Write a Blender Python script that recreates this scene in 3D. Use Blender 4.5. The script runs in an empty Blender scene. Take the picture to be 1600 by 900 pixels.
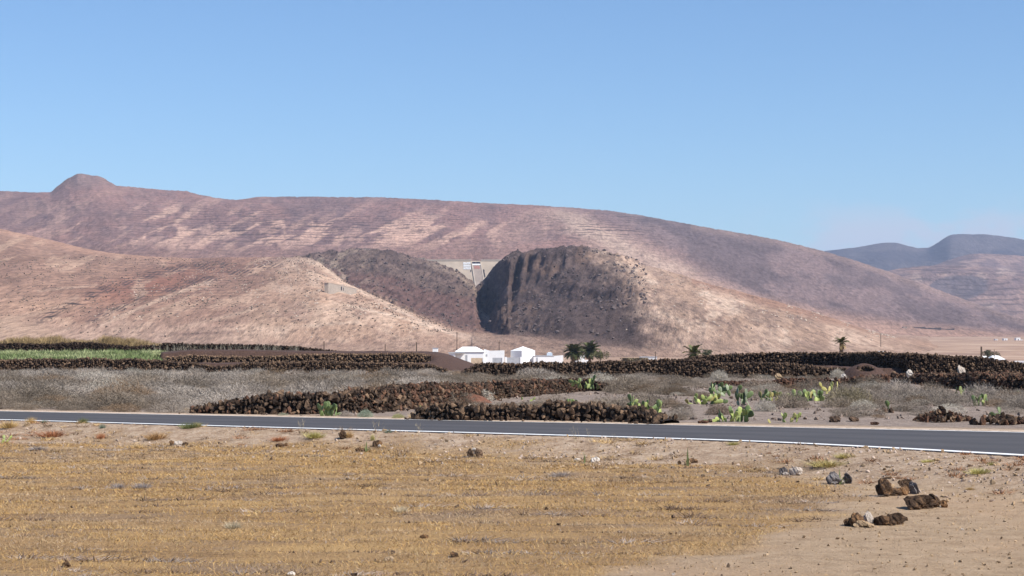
import bpy, bmesh, math, random
import numpy as np
from mathutils import Vector, Matrix, Euler

rng = np.random.default_rng(7)
random.seed(7)
SC = bpy.context.scene
COL = SC.collection

# ------------------------------------------------------------------ camera, sky, sun, exposure
F = 2880.0                 # focal length in pixels of the 1600 px wide photograph
CZ = 1.75                  # eye height over the road
TILT = math.atan(90.0 / F)
cam = bpy.data.cameras.new("camera")
cam.sensor_width = 36.0
cam.lens = 36.0 * F / 1600.0
cam.clip_start = 0.1
cam.clip_end = 60000.0
camo = bpy.data.objects.new("camera", cam)
camo.location = (0, 0, CZ)
camo.rotation_euler = (math.pi / 2 + TILT, 0, 0)
COL.objects.link(camo)
SC.camera = camo

SUN_EL, SUN_ROT = math.radians(48), math.radians(120)
world = bpy.data.worlds.new("World")
SC.world = world
world.use_nodes = True
wn, wl = world.node_tree.nodes, world.node_tree.links
wn.clear()
w_out = wn.new("ShaderNodeOutputWorld")
w_bg = wn.new("ShaderNodeBackground")
w_sky = wn.new("ShaderNodeTexSky")
w_sky.sky_type = 'NISHITA'
w_sky.sun_disc = False
w_sky.sun_elevation = SUN_EL
w_sky.sun_rotation = SUN_ROT
w_sky.altitude = 0.0
w_sky.air_density = 1.0
w_sky.dust_density = 0.0
w_sky.ozone_density = 3.0
w_bg.inputs['Strength'].default_value = 0.10
# thin cloud bank low over the far mountains (a band of the sky round that bearing)
tc = wn.new("ShaderNodeTexCoord")
sep = wn.new("ShaderNodeSeparateXYZ"); wl.new(tc.outputs['Generated'], sep.inputs[0])
mp = wn.new("ShaderNodeMapping"); mp.inputs['Scale'].default_value = (1.0, 1.0, 2.2)
wl.new(tc.outputs['Generated'], mp.inputs[0])
nz = wn.new("ShaderNodeTexNoise"); nz.inputs['Scale'].default_value = 26.0; nz.inputs['Detail'].default_value = 7.0
nz.inputs['Roughness'].default_value = 0.55
wl.new(mp.outputs[0], nz.inputs['Vector'])
def wmr(src, a, b):
    m = wn.new("ShaderNodeMapRange"); m.interpolation_type = 'SMOOTHSTEP'
    m.inputs['From Min'].default_value = a; m.inputs['From Max'].default_value = b
    wl.new(src, m.inputs['Value']); return m.outputs[0]
def wmul(a, b):
    m = wn.new("ShaderNodeMath"); m.operation = 'MULTIPLY'
    wl.new(a, m.inputs[0])
    if isinstance(b, float): m.inputs[1].default_value = b
    else: wl.new(b, m.inputs[1])
    return m.outputs[0]
cl = wmul(wmul(wmr(sep.outputs['Z'], 0.082, 0.058), wmr(sep.outputs['X'], 0.115, 0.185)), wmr(nz.outputs['Fac'], 0.41, 0.60))
cl = wmul(cl, 0.85)
mixc = wn.new("ShaderNodeMix"); mixc.data_type = 'RGBA'
wl.new(cl, mixc.inputs['Factor'])
tint = wn.new("ShaderNodeMix"); tint.data_type = 'RGBA'; tint.blend_type = 'MULTIPLY'
tint.inputs['Factor'].default_value = 1.0; tint.inputs['B'].default_value = (0.68, 0.825, 0.985, 1)
wl.new(w_sky.outputs[0], tint.inputs['A'])
wl.new(tint.outputs['Result'], mixc.inputs['A'])
mixc.inputs['B'].default_value = (4.5, 4.9, 5.8, 1)
wl.new(mixc.outputs['Result'], w_bg.inputs['Color'])
wl.new(w_bg.outputs[0], w_out.inputs[0])

sun = bpy.data.lights.new("sun", 'SUN')
sun.energy = 4.8
sun.angle = math.radians(0.53)
sun.color = (1.0, 0.955, 0.88)
suno = bpy.data.objects.new("sun", sun)
sdir = Vector((math.cos(SUN_EL) * math.sin(SUN_ROT), math.cos(SUN_EL) * math.cos(SUN_ROT), math.sin(SUN_EL)))
suno.rotation_euler = sdir.to_track_quat('Z', 'Y').to_euler()
COL.objects.link(suno)

SC.view_settings.view_transform = 'Standard'
SC.view_settings.look = 'None'
SC.view_settings.gamma = 1.0
SC.view_settings.exposure = 0.50
SC.view_settings.use_curve_mapping = False
SC.cycles.use_denoising = True
SC.cycles.max_bounces = 6
SC.cycles.volume_bounces = 0
SC.cycles.sample_clamp_indirect = 5.0

# ------------------------------------------------------------------ helpers
ct, st = math.cos(TILT), math.sin(TILT)
def ray(px, py):
    dx = (px - 800.0) / F; dy = -(py - 450.0) / F
    return dx, ct - dy * st, st + dy * ct
def gp(px, py, z=0.0):
    """point where the sight line of a pixel meets height z"""
    dx, dy, dz = ray(px, py)
    t = (z - CZ) / dz
    return Vector((dx * t, dy * t, z))
def at(px, py, Y):
    dx, dy, dz = ray(px, py)
    t = Y / dy
    return Vector((dx * t, Y, CZ + dz * t))
def xpx(px, Y): return (px - 800.0) / F * Y
def zpy(py, Y): return CZ + (540.0 - py) / F * Y
def to_px(x, y, z):
    return 800.0 + F * x / np.maximum(y, 1e-3), 540.0 - F * (z - CZ) / np.maximum(y, 1e-3)

def sstep(a, b, x):
    t = np.clip((x - a) / (b - a), 0, 1)
    return t * t * (3 - 2 * t)
def _h(ix, iy, seed):
    n = (ix.astype(np.int64) * 374761393 + iy.astype(np.int64) * 668265263 + seed * 1442695041) & 0xFFFFFFFF
    n = ((n ^ (n >> 13)) * 1274126177) & 0xFFFFFFFF
    n = n ^ (n >> 16)
    return n / 4294967295.0
def vn(x, y, seed=0):
    x = np.asarray(x, float); y = np.asarray(y, float)
    ix = np.floor(x); iy = np.floor(y)
    fx = x - ix; fy = y - iy
    fx = fx * fx * fx * (fx * (fx * 6 - 15) + 10); fy = fy * fy * fy * (fy * (fy * 6 - 15) + 10)
    a = _h(ix, iy, seed); b = _h(ix + 1, iy, seed); c = _h(ix, iy + 1, seed); d = _h(ix + 1, iy + 1, seed)
    return (a + (b - a) * fx) * (1 - fy) + (c + (d - c) * fx) * fy
def fbm(x, y, o=4, seed=0, gain=0.5):
    s = 0; a = 1.0; t = 0
    for k in range(o):
        s = s + a * vn(x * 2 ** k + 13.7 * k, y * 2 ** k - 7.1 * k, seed + k * 17); t += a; a *= gain
    return s / t
def ridged(x, y, o=4, seed=0):
    s = 0; a = 1.0; t = 0
    for k in range(o):
        s = s + a * (1 - np.abs(2 * vn(x * 2 ** k + 3.3 * k, y * 2 ** k + 9.2 * k, seed + k * 31) - 1)); t += a; a *= 0.5
    return s / t

def mesh_np(name, V, FA, mat=None, smooth=False, cols=None):
    me = bpy.data.meshes.new(name)
    V = np.asarray(V, np.float32); FA = np.asarray(FA, np.int32)
    k = FA.shape[1]; n = len(FA)
    me.vertices.add(len(V)); me.vertices.foreach_set('co', V.ravel())
    me.loops.add(n * k); me.loops.foreach_set('vertex_index', FA.ravel())
    me.polygons.add(n)
    me.polygons.foreach_set('loop_start', np.arange(0, n * k, k, dtype=np.int32))
    me.polygons.foreach_set('loop_total', np.full(n, k, np.int32))
    me.polygons.foreach_set('use_smooth', np.full(n, smooth))
    me.update(calc_edges=True)
    if cols:
        for an, arr in cols.items():
            at_ = me.attributes.new(an, 'FLOAT_COLOR', 'POINT')
            c4 = np.ones((len(V), 4), np.float32); c4[:, :3] = arr
            at_.data.foreach_set('color', c4.ravel())
    if mat: me.materials.append(mat)
    return me
def obj(name, data, parent=None, loc=(0, 0, 0), rot=(0, 0, 0), scale=(1, 1, 1)):
    o = bpy.data.objects.new(name, data)
    o.location = loc; o.rotation_euler = rot; o.scale = scale
    if parent is not None: o.parent = parent
    COL.objects.link(o)
    return o
def tag(o, label=None, cat=None, group=None, kind=None):
    if label: o['label'] = label
    if cat: o['category'] = cat
    if group: o['group'] = group
    if kind: o['kind'] = kind
    return o
def thing(name, label, cat, loc=(0, 0, 0), rz=0.0, group=None):
    return tag(obj(name, None, None, loc, (0, 0, rz)), label, cat, group)
def grid_faces(nu, nv):
    i = np.arange(nv - 1)[:, None] * nu + np.arange(nu - 1)[None, :]
    return np.stack([i, i + 1, i + nu + 1, i + nu], -1).reshape(-1, 4)
def bm_mesh(name, bm, mat, smooth=False):
    me = bpy.data.meshes.new(name); bm.to_mesh(me); bm.free()
    me.materials.append(mat)
    if smooth: me.polygons.foreach_set('use_smooth', np.full(len(me.polygons), True))
    return me
def bm_arrays(bm):
    bmesh.ops.triangulate(bm, faces=bm.faces[:])
    bm.verts.ensure_lookup_table()
    V = np.array([v.co[:] for v in bm.verts]); T = np.array([[v.index for v in f.verts] for f in bm.faces])
    bm.free()
    return V, T
def rots(n, r, full=True):
    """random rotation matrices"""
    q = r.normal(size=(n, 4)); q /= np.linalg.norm(q, axis=1)[:, None]
    w, x, y, z = q.T
    return np.stack([np.stack([1 - 2 * (y * y + z * z), 2 * (x * y - z * w), 2 * (x * z + y * w)], -1),
                     np.stack([2 * (x * y + z * w), 1 - 2 * (x * x + z * z), 2 * (y * z - x * w)], -1),
                     np.stack([2 * (x * z - y * w), 2 * (y * z + x * w), 1 - 2 * (x * x + y * y)], -1)], 1)
def rotz(a):
    c, s = np.cos(a), np.sin(a); o = np.zeros_like(c); l = np.ones_like(c)
    return np.stack([np.stack([c, -s, o], -1), np.stack([s, c, o], -1), np.stack([o, o, l], -1)], 1)
def replicate(variants, which, pos, R, S, tint=None):
    """joins many transformed copies into one vertex/triangle array"""
    VS, TS, CS = [], [], []; base = 0
    for k, (V, T) in enumerate(variants):
        m = np.where(which == k)[0]
        if not len(m): continue
        sc = S[m] if S.ndim == 2 else S[m][:, None]
        P = V[None] * sc[:, None, :] if S.ndim == 2 else V[None] * sc[:, :, None]
        P = np.einsum('nij,nvj->nvi', R[m], P) + pos[m][:, None, :]
        idx = T[None] + (np.arange(len(m)) * len(V))[:, None, None] + base
        base += len(m) * len(V)
        VS.append(P.reshape(-1, 3)); TS.append(idx.reshape(-1, 3))
        if tint is not None: CS.append(np.repeat(tint[m], len(V), 0))
    return np.concatenate(VS), np.concatenate(TS), (np.concatenate(CS) if tint is not None else None)

# ------------------------------------------------------------------ materials
class NT:
    def __init__(self, name, rough=0.9, spec=0.2):
        self.m = bpy.data.materials.new(name); self.m.use_nodes = True
        self.n, self.l = self.m.node_tree.nodes, self.m.node_tree.links
        self.b = self.n['Principled BSDF']
        self.b.inputs['Roughness'].default_value = rough
        self.b.inputs['Specular IOR Level'].default_value = spec
        self._pos = None
    def pos(self, kind='world'):
        if kind == 'object':
            t = self.n.new('ShaderNodeTexCoord'); return t.outputs['Object']
        if self._pos is None: self._pos = self.n.new('ShaderNodeNewGeometry').outputs['Position']
        return self._pos
    def noise(self, scale, detail=4, rough=0.55, vec=None, stretch=None):
        vec = vec or self.pos()
        if stretch:
            mp = self.n.new('ShaderNodeMapping'); mp.inputs['Scale'].default_value = stretch
            self.l.new(vec, mp.inputs[0]); vec = mp.outputs[0]
        t = self.n.new('ShaderNodeTexNoise'); t.inputs['Scale'].default_value = scale
        t.inputs['Detail'].default_value = detail; t.inputs['Roughness'].default_value = rough
        self.l.new(vec, t.inputs['Vector']); return t.outputs['Fac']
    def ramp(self, src, stops):
        r = self.n.new('ShaderNodeValToRGB'); e = r.color_ramp.elements
        while len(e) < len(stops): e.new(0.5)
        for q, (p, c) in zip(e, stops):
            q.position = p; q.color = (*c, 1) if len(c) == 3 else c
        self.l.new(src, r.inputs[0]); return r.outputs[0]
    def mr(self, src, a, b, c=0.0, d=1.0):
        m = self.n.new('ShaderNodeMapRange'); m.interpolation_type = 'SMOOTHSTEP'
        for k, v in (('From Min', a), ('From Max', b), ('To Min', c), ('To Max', d)): m.inputs[k].default_value = v
        self.l.new(src, m.inputs['Value']); return m.outputs[0]
    def math(self, op, a, b=None):
        m = self.n.new('ShaderNodeMath'); m.operation = op
        for i, v in enumerate((a, b)):
            if v is None: continue
            if isinstance(v, (int, float)): m.inputs[i].default_value = v
            else: self.l.new(v, m.inputs[i])
        return m.outputs[0]
    def mix(self, fac, a, b, mode='MIX'):
        m = self.n.new('ShaderNodeMix'); m.data_type = 'RGBA'; m.blend_type = mode
        for k, v in (('Factor', fac), ('A', a), ('B', b)):
            if isinstance(v, (int, float)): m.inputs[k].default_value = v
            elif isinstance(v, tuple): m.inputs[k].default_value = (*v, 1)
            else: self.l.new(v, m.inputs[k])
        return m.outputs['Result']
    def attr(self, name):
        a = self.n.new('ShaderNodeAttribute'); a.attribute_name = name; return a
    def sep(self, c):
        s = self.n.new('ShaderNodeSeparateColor'); self.l.new(c, s.inputs[0]); return s.outputs
    def color(self, c):
        if isinstance(c, tuple): self.b.inputs['Base Color'].default_value = (*c, 1)
        else: self.l.new(c, self.b.inputs['Base Color'])
        return self
    def bump(self, h, dist, strength=1.0):
        b = self.n.new('ShaderNodeBump'); b.inputs['Distance'].default_value = dist; b.inputs['Strength'].default_value = strength
        self.l.new(h, b.inputs['Height']); self.l.new(b.outputs[0], self.b.inputs['Normal']); return self
    def rnd(self):
        return self.n.new('ShaderNodeObjectInfo').outputs['Random']

def simple(name, c, var=0.35, scale=6.0, rough=0.9, bump=0.0, obj_rnd=False, spec=0.2, detail=5):
    t = NT(name, rough, spec)
    n = t.noise(scale, detail, 0.6)
    lo = tuple(x * (1 - var) for x in c); hi = tuple(min(1, x * (1 + var)) for x in c)
    col = t.ramp(n, [(0.3, lo), (0.7, hi)])
    if obj_rnd:
        f = t.mr(t.rnd(), 0, 1, 0.7, 1.3)
        g = t.n.new('ShaderNodeCombineColor')
        for k in range(3): t.l.new(f, g.inputs[k])
        col = t.mix(1.0, col, g.outputs[0], 'MULTIPLY')
    t.color(col)
    if bump: t.bump(t.noise(scale * 3, 4, 0.65), bump)
    return t.m

# lava stone: dark brown-black with rusty and tan faces
def lava(name, dark, mid, lite, sc=5.0, bsc=30.0, bd=0.02):
    t = NT(name, 0.95, 0.1)
    n = t.noise(sc, 3, 0.7)
    n2 = t.noise(sc * 9, 4, 0.7)
    f = t.math('ADD', t.math('MULTIPLY', n, 0.6), t.math('MULTIPLY', n2, 0.4))
    f = t.math('ADD', f, t.math('MULTIPLY', t.math('SUBTRACT', t.rnd(), 0.5), 0.12))
    t.color(t.ramp(f, [(0.36, dark), (0.49, mid), (0.61, lite)]))
    t.bump(t.noise(bsc, 5, 0.75), bd)
    return t.m
M_LAVA = lava('lava_stone', (0.022, 0.016, 0.013), (0.074, 0.049, 0.035), (0.25, 0.16, 0.10))
M_LAVA_RED = lava('lava_stone_rust', (0.026, 0.016, 0.012), (0.095, 0.05, 0.034), (0.23, 0.125, 0.075))
M_ROCK = lava('field_rock', (0.028, 0.019, 0.014), (0.088, 0.054, 0.034), (0.28, 0.155, 0.075), 5.0, 34.0, 0.03)
M_ROCK_GREY = lava('grey_rock', (0.04, 0.034, 0.033), (0.105, 0.09, 0.086), (0.23, 0.205, 0.195), 7.0, 50.0, 0.02)
M_CORE = simple('rubble_core', (0.018, 0.013, 0.011), 0.4, 9.0)
M_PALE = simple('pale_rock', (0.43, 0.36, 0.30), 0.3, 14.0, 0.9, 0.02)
M_WHITE_ROCK = simple('white_rock', (0.55, 0.48, 0.41), 0.3, 12.0, 0.9, 0.02)
M_TAN_ROCK = simple('tan_rock', (0.36, 0.25, 0.15), 0.4, 12.0, 0.9, 0.02)
M_PICON = simple('cinder_gravel', (0.080, 0.047, 0.036), 0.45, 9.0, 0.95, 0.03)
M_PICON_RED = simple('red_cinder_gravel', (0.16, 0.072, 0.045), 0.45, 9.0, 0.95, 0.03)
M_WHITEWASH = simple('whitewash', (0.87, 0.865, 0.85), 0.04, 0.8, 0.8)
M_GREYWALL = simple('grey_render', (0.42, 0.43, 0.45), 0.12, 1.5, 0.9)
M_TANWALL = simple('tan_block', (0.55, 0.42, 0.29), 0.2, 2.5, 0.9)
M_CONCRETE = simple('dam_concrete', (0.44, 0.355, 0.275), 0.14, 0.12, 0.9)
M_CONCRETE_PALE = simple('dam_kerb', (0.50, 0.42, 0.34), 0.10, 0.2, 0.9)
M_CHUTE = simple('chute_concrete', (0.36, 0.29, 0.245), 0.14, 0.2, 0.9)
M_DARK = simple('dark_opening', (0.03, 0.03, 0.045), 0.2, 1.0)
M_PAINTWHITE = simple('white_paint', (0.78, 0.78, 0.78), 0.1, 1.0)
M_PAINTRED = simple('faded_red_paint', (0.38, 0.19, 0.155), 0.25, 0.4)
M_WOOD = simple('weathered_pole', (0.11, 0.08, 0.06), 0.3, 8.0)
M_RUIN = simple('ruin_stone', (0.40, 0.33, 0.27), 0.3, 0.6)
M_RUIN_DARK = simple('dark_ruin_stone', (0.10, 0.085, 0.085), 0.5, 0.25)

def tinted(name, rough=0.85, trans=0.0, scale=12.0):
    """vegetation coloured by a per-plant tint stored on the mesh"""
    t = NT(name, rough, 0.15)
    c = t.attr('tint').outputs['Color']
    n = t.mr(t.noise(scale, 3, 0.6), 0.3, 0.7, 0.75, 1.25)
    g = t.n.new('ShaderNodeCombineColor')
    for k in range(3): t.l.new(n, g.inputs[k])
    t.color(t.mix(1.0, c, g.outputs[0], 'MULTIPLY'))
    return t.m
M_VEG = tinted('dry_vegetation', 0.9, 0, 3.0)
M_PAD = {k: simple('cactus_pad_' + k, c, 0.25, 9.0, 0.55, 0.0, True, 0.35) for k, c in
         {'green': (0.115, 0.155, 0.055), 'lime': (0.28, 0.32, 0.10), 'yellow': (0.38, 0.33, 0.11), 'grey': (0.22, 0.25, 0.15)}.items()}

# ------------------------------------------------------------------ road edges
NEAR = np.array([(-400, 235), (-120, 104), (-40, 58.6), (-12.07, 43.4), (-5.86, 39.7), (-.25, 36.5), (4.2, 33.7), (6.2, 31.6), (8.05, 29.2), (10.2, 26.0), (13, 21), (17, 12), (21, -2), (26, -40), (40, -400)], float)
FAR = np.array([(-400, 240), (-120, 110), (-40, 64), (-13.7, 49.4), (-6.3, 45.7), (-.3, 42.7), (5.04, 40.1), (7.7, 38.8), (10.45, 37.4), (14, 35.0), (19, 30), (24, 20), (28, 5), (33, -40), (50, -400)], float)
def smooth_poly(P, n=40):
    """Catmull-Rom through the points"""
    out = []
    for i in range(len(P) - 1):
        p0 = P[max(i - 1, 0)]; p1 = P[i]; p2 = P[i + 1]; p3 = P[min(i + 2, len(P) - 1)]
        m1 = (p2 - p0) / max(np.linalg.norm(p2 - p0), 1e-6) * np.linalg.norm(p2 - p1)
        m2 = (p3 - p1) / max(np.linalg.norm(p3 - p1), 1e-6) * np.linalg.norm(p2 - p1)
        t = np.linspace(0, 1, n, endpoint=False)[:, None]
        h = 2 * t**3 - 3 * t**2 + 1, t**3 - 2 * t**2 + t, -2 * t**3 + 3 * t**2, t**3 - t**2
        out.append(h[0] * p1 + h[1] * m1 + h[2] * p2 + h[3] * m2)
    out.append(P[-1:])
    return np.concatenate(out)
NEARS, FARS = smooth_poly(NEAR), smooth_poly(FAR)
def d_near(x, y):
    yn = np.interp(x, NEARS[:, 0], NEARS[:, 1]); s = (np.interp(x + .3, NEARS[:, 0], NEARS[:, 1]) - np.interp(x - .3, NEARS[:, 0], NEARS[:, 1])) / .6
    return (yn - y) / np.sqrt(1 + s * s)
def d_far(x, y):
    yn = np.interp(x, FARS[:, 0], FARS[:, 1]); s = (np.interp(x + .3, FARS[:, 0], FARS[:, 1]) - np.interp(x - .3, FARS[:, 0], FARS[:, 1])) / .6
    return (y - yn) / np.sqrt(1 + s * s)

FIELD_Z = -0.30
PLAIN_Y = [0, 125, 170, 260, 400, 600, 900, 1500, 2300, 4000, 13000]
PLAIN_Z = [0, 0, -.4, -2.2, -3.8, -3.9, -1.6, 5, 13, 22, 30]
def gz(x, y):
    x = np.asarray(x, float); y = np.asarray(y, float)
    dn, df = d_near(x, y), d_far(x, y)
    r = np.hypot(x * 0.6, y)
    z = np.interp(y, PLAIN_Y, PLAIN_Z) + 0 * x
    wid = 2.3 + 2.5 * sstep(2, 9, x)
    z = z + FIELD_Z * sstep(0.15, wid, dn)
    near = sstep(160, 60, y)
    rows = row_coord(x, y)
    z = z + sstep(0.6, 3, dn) * (0.035 * (fbm(x * .35, y * .7, 3, 5) - .5) * 2 + 0.028 * np.sin(rows * 2 * math.pi) * straw(x, y) + 0.02 * (fbm(x * 3, y * 4, 3, 8) - .5))
    z = z + sstep(0.1, .6, dn) * sstep(3.5, 1.5, dn) * 0.05 * (fbm(x * 2.2, y * 2.2, 3, 3) - .5)
    z = z + sstep(0.5, 4, df) * near * (0.22 * (fbm(x * .22, y * .22, 3, 11) - .5) + 0.06 * (fbm(x * 1.3, y * 1.3, 3, 12) - .5))
    onroad = ((dn < 0.10) & (df < 0.10))
    z = np.where(onroad, np.minimum(z, -0.035), z)
    return z
def row_coord(x, y):
    return (y + 0.05 * x + 0.0045 * (x + 3) ** 2 + 0.5 * (fbm(x * .12, y * .12, 2, 21) - .5)) / 0.95
def straw(x, y):
    px, py = to_px(x, y, FIELD_Z)
    xr = np.interp(py, [690, 715, 740, 765, 795, 820, 845, 875, 900, 960, 1400], [1080, 1190, 1290, 1335, 1345, 1290, 1220, 1100, 1000, 860, 300])
    yt = np.interp(px, [-200, 0, 300, 600, 760, 900, 1100, 1300], [684, 686, 692, 701, 708, 716, 728, 738])
    w = 1.0 + 0.0 * px
    n = (fbm(x * .9, y * .9, 3, 41) - .5)
    return sstep(0, 90, xr - px + n * 160) * sstep(-4, 14, py - yt + n * 26)
def ground_at(px, py, z0=None):
    """first modelled ground point met by the sight line of a pixel"""
    dx, dy, dz = ray(px, py)
    D = np.concatenate([np.arange(11, 60, .02), np.arange(60, 135, .1)])
    zr = CZ + dz / dy * D
    below = zr <= gz(dx / dy * D, D)
    k = int(np.argmax(below)) if below.any() else len(D) - 1
    return Vector((dx / dy * D[k], D[k], float(gz(dx / dy * D[k], D[k]))))

# ------------------------------------------------------------------ ground sheet
def geo(a, b, n): return np.geomspace(a, b, n)
gx = np.concatenate([-geo(14, 9500, 62)[::-1], np.arange(-13.84, 13.85, 0.16), geo(14, 9500, 62)])
gy = np.concatenate([np.linspace(-300, 8, 18), np.arange(10, 13, .5), np.arange(13, 46, 0.13), np.arange(46, 125, 0.8), geo(125.5, 12000, 80)])
GX, GY = np.meshgrid(gx, gy)
GZ = gz(GX, GY)
dn, df = d_near(GX, GY), d_far(GX, GY)
cS = straw(GX, GY) * (dn > 0.3)
cV = sstep(0.0, .35, dn) * sstep(4.2, 2.0, dn)           # verge
cB = sstep(0.2, 2.0, df) * sstep(150, 90, GY)             # scrub soil
zones = np.stack([cS, cV, cB], -1).reshape(-1, 3)
def ground_material():
    t = NT('ground_soil', 0.95, 0.1)
    s = t.sep(t.attr('zone').outputs['Color'])
    fine = t.noise(26, 6, 0.7); med = t.noise(3.2, 5, 0.65); big = t.noise(.35, 4, 0.6)
    sand = t.ramp(t.math('ADD', t.math('MULTIPLY', med, .55), t.math('MULTIPLY', fine, .45)),
                  [(0.30, (0.20, 0.13, 0.08)), (0.48, (0.355, 0.25, 0.158)), (0.68, (0.46, 0.335, 0.225))])
    sand = t.mix(t.math('MULTIPLY', t.mr(big, .42, .66), .45), sand, (0.40, 0.265, 0.165))
    rowv = t.noise(2.2, 5, .65, stretch=(0.22, 1.6, 1))
    strw = t.ramp(t.math('ADD', t.math('MULTIPLY', rowv, .6), t.math('MULTIPLY', fine, .4)),
                  [(0.32, (0.12, 0.074, 0.045)), (0.45, (0.27, 0.168, 0.085)), (0.60, (0.39, 0.25, 0.115))])
    strw = t.mix(t.math('MULTIPLY', t.mr(t.noise(.8, 4, .6, stretch=(.5, 1.2, 1)), .52, .68), .7), strw, (0.24, 0.17, 0.12))
    verge = t.ramp(t.math('ADD', t.math('MULTIPLY', med, .5), t.math('MULTIPLY', t.noise(14, 5, .75), .5)),
                   [(0.34, (0.17, 0.112, 0.072)), (0.48, (0.35, 0.245, 0.165)), (0.64, (0.52, 0.405, 0.30))])
    scrub = t.ramp(t.math('ADD', t.math('MULTIPLY', med, .6), t.math('MULTIPLY', fine, .4)),
                   [(0.34, (0.13, 0.10, 0.082)), (0.5, (0.25, 0.195, 0.16)), (0.66, (0.36, 0.29, 0.24))])
    plain = t.ramp(t.noise(.02, 8, .7, stretch=(1, .5, 1)), [(0.35, (0.22, 0.14, 0.105)), (0.5, (0.36, 0.24, 0.17)), (0.66, (0.47, 0.34, 0.25))])
    y = t.n.new('ShaderNodeSeparateXYZ'); t.l.new(t.pos(), y.inputs[0])
    col = t.mix(t.mr(y.outputs['Y'], 120, 240), sand, plain)
    col = t.mix(s[1], col, verge); col = t.mix(s[2], col, scrub); col = t.mix(s[0], col, strw)
    t.color(col)
    t.bump(t.math('ADD', fine, t.math('MULTIPLY', med, 1.5)), 0.035, 0.9)
    return t.m
M_GROUND = ground_material()
g_me = mesh_np('ground', np.stack([GX, GY, GZ], -1).reshape(-1, 3), grid_faces(len(gx), len(gy)), M_GROUND, True, {'zone': zones})
tag(obj('ground', g_me), kind='structure')

# ------------------------------------------------------------------ road
def asphalt():
    t = NT('asphalt', 0.75, 0.3)
    n = t.noise(60, 3, .7); m = t.noise(1.2, 5, .6, stretch=(.4, 1, 1)); ln_ = t.sep(t.attr('lane').outputs['Color'])[0]
    c = t.ramp(t.math('ADD', t.math('MULTIPLY', n, .5), t.math('MULTIPLY', m, .5)), [(0.35, (0.058, 0.052, 0.051)), (0.65, (0.088, 0.080, 0.078))])
    c = t.mix(t.math('MULTIPLY', ln_, .5), c, (.044, .041, .041))
    t.color(c); t.bump(n, 0.004, .6); return t.m
def resample(P, n, lo, hi):
    m = (P[:, 0] >= lo) & (P[:, 0] <= hi); P = P[m]
    d = np.concatenate([[0], np.cumsum(np.linalg.norm(np.diff(P, axis=0), axis=1))])
    s = np.linspace(0, d[-1], n)
    return np.stack([np.interp(s, d, P[:, 0]), np.interp(s, d, P[:, 1])], -1)
NR = 400
ne, fe = resample(NEARS, NR, -130, 25), resample(FARS, NR, -130, 31)
tt = np.linspace(0, 1, 25)
RV = np.array([[np.append(ne[i] + (fe[i] - ne[i]) * t, 0.02 * (1 - (2 * t - 1) ** 2)) for i in range(NR)] for t in tt]).reshape(-1, 3)
skirt = RV.copy().reshape(len(tt), NR, 3)
lo_n = skirt[:1].copy(); lo_n[..., 2] = -0.12; lo_f = skirt[-1:].copy(); lo_f[..., 2] = -0.12
RV = np.concatenate([lo_n, skirt, lo_f]).reshape(-1, 3)
lane_t = np.concatenate([[0], tt, [1]])
lane = np.repeat(sum(np.exp(-((lane_t - c) / .05) ** 2) for c in (.14, .36, .64, .86)), NR)
road = tag(obj('road', mesh_np('road', RV, grid_faces(NR, len(tt) + 2), asphalt(), False, {'lane': np.tile(lane[:, None], 3)})), kind='structure')
def line_paint():
    t = NT('road_paint', 0.6, 0.3)
    t.color(t.mix(t.mr(t.noise(5, 6, .75), .52, .74), (0.86, 0.85, 0.83), (0.45, 0.43, 0.41))); return t.m
M_LINE = line_paint()
def edge_strip(t0, t1, z):
    a = ne + (fe - ne) * t0; b = ne + (fe - ne) * t1
    ha = 0.02 * (1 - (2 * t0 - 1) ** 2); hb = 0.02 * (1 - (2 * t1 - 1) ** 2)
    V = np.concatenate([np.c_[a, np.full(NR, ha + z)], np.c_[b, np.full(NR, hb + z)]])
    return V
obj('edge_line', mesh_np('edge_line', edge_strip(0.014, 0.052, .006), grid_faces(NR, 2), M_LINE), road)
obj('edge_line', mesh_np('edge_line', edge_strip(0.955, 0.978, .005), grid_faces(NR, 2), M_LINE), road)
# pale dusty shoulder beyond the far edge
fs = fe + np.array([.0, 0.06]); fb = fe + np.array([0.25, 0.9])
SVv = np.concatenate([np.c_[fs, np.full(NR, -.012)], np.c_[(fs + fb) / 2, np.full(NR, .015)], np.c_[fb, np.full(NR, -.06)]])
SVv[:, 1] += 0.25 * (vn(SVv[:, 0] * .9, SVv[:, 1] * .3, 77) - .5) * (np.arange(len(SVv)) >= NR)
M_SHOULDER = simple('dusty_shoulder', (0.47, 0.36, 0.27), 0.25, 7.0, 0.95, 0.02)
tag(obj('road_shoulder', mesh_np('road_shoulder', SVv, grid_faces(NR, 3), M_SHOULDER, True)), kind='structure')

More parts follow.
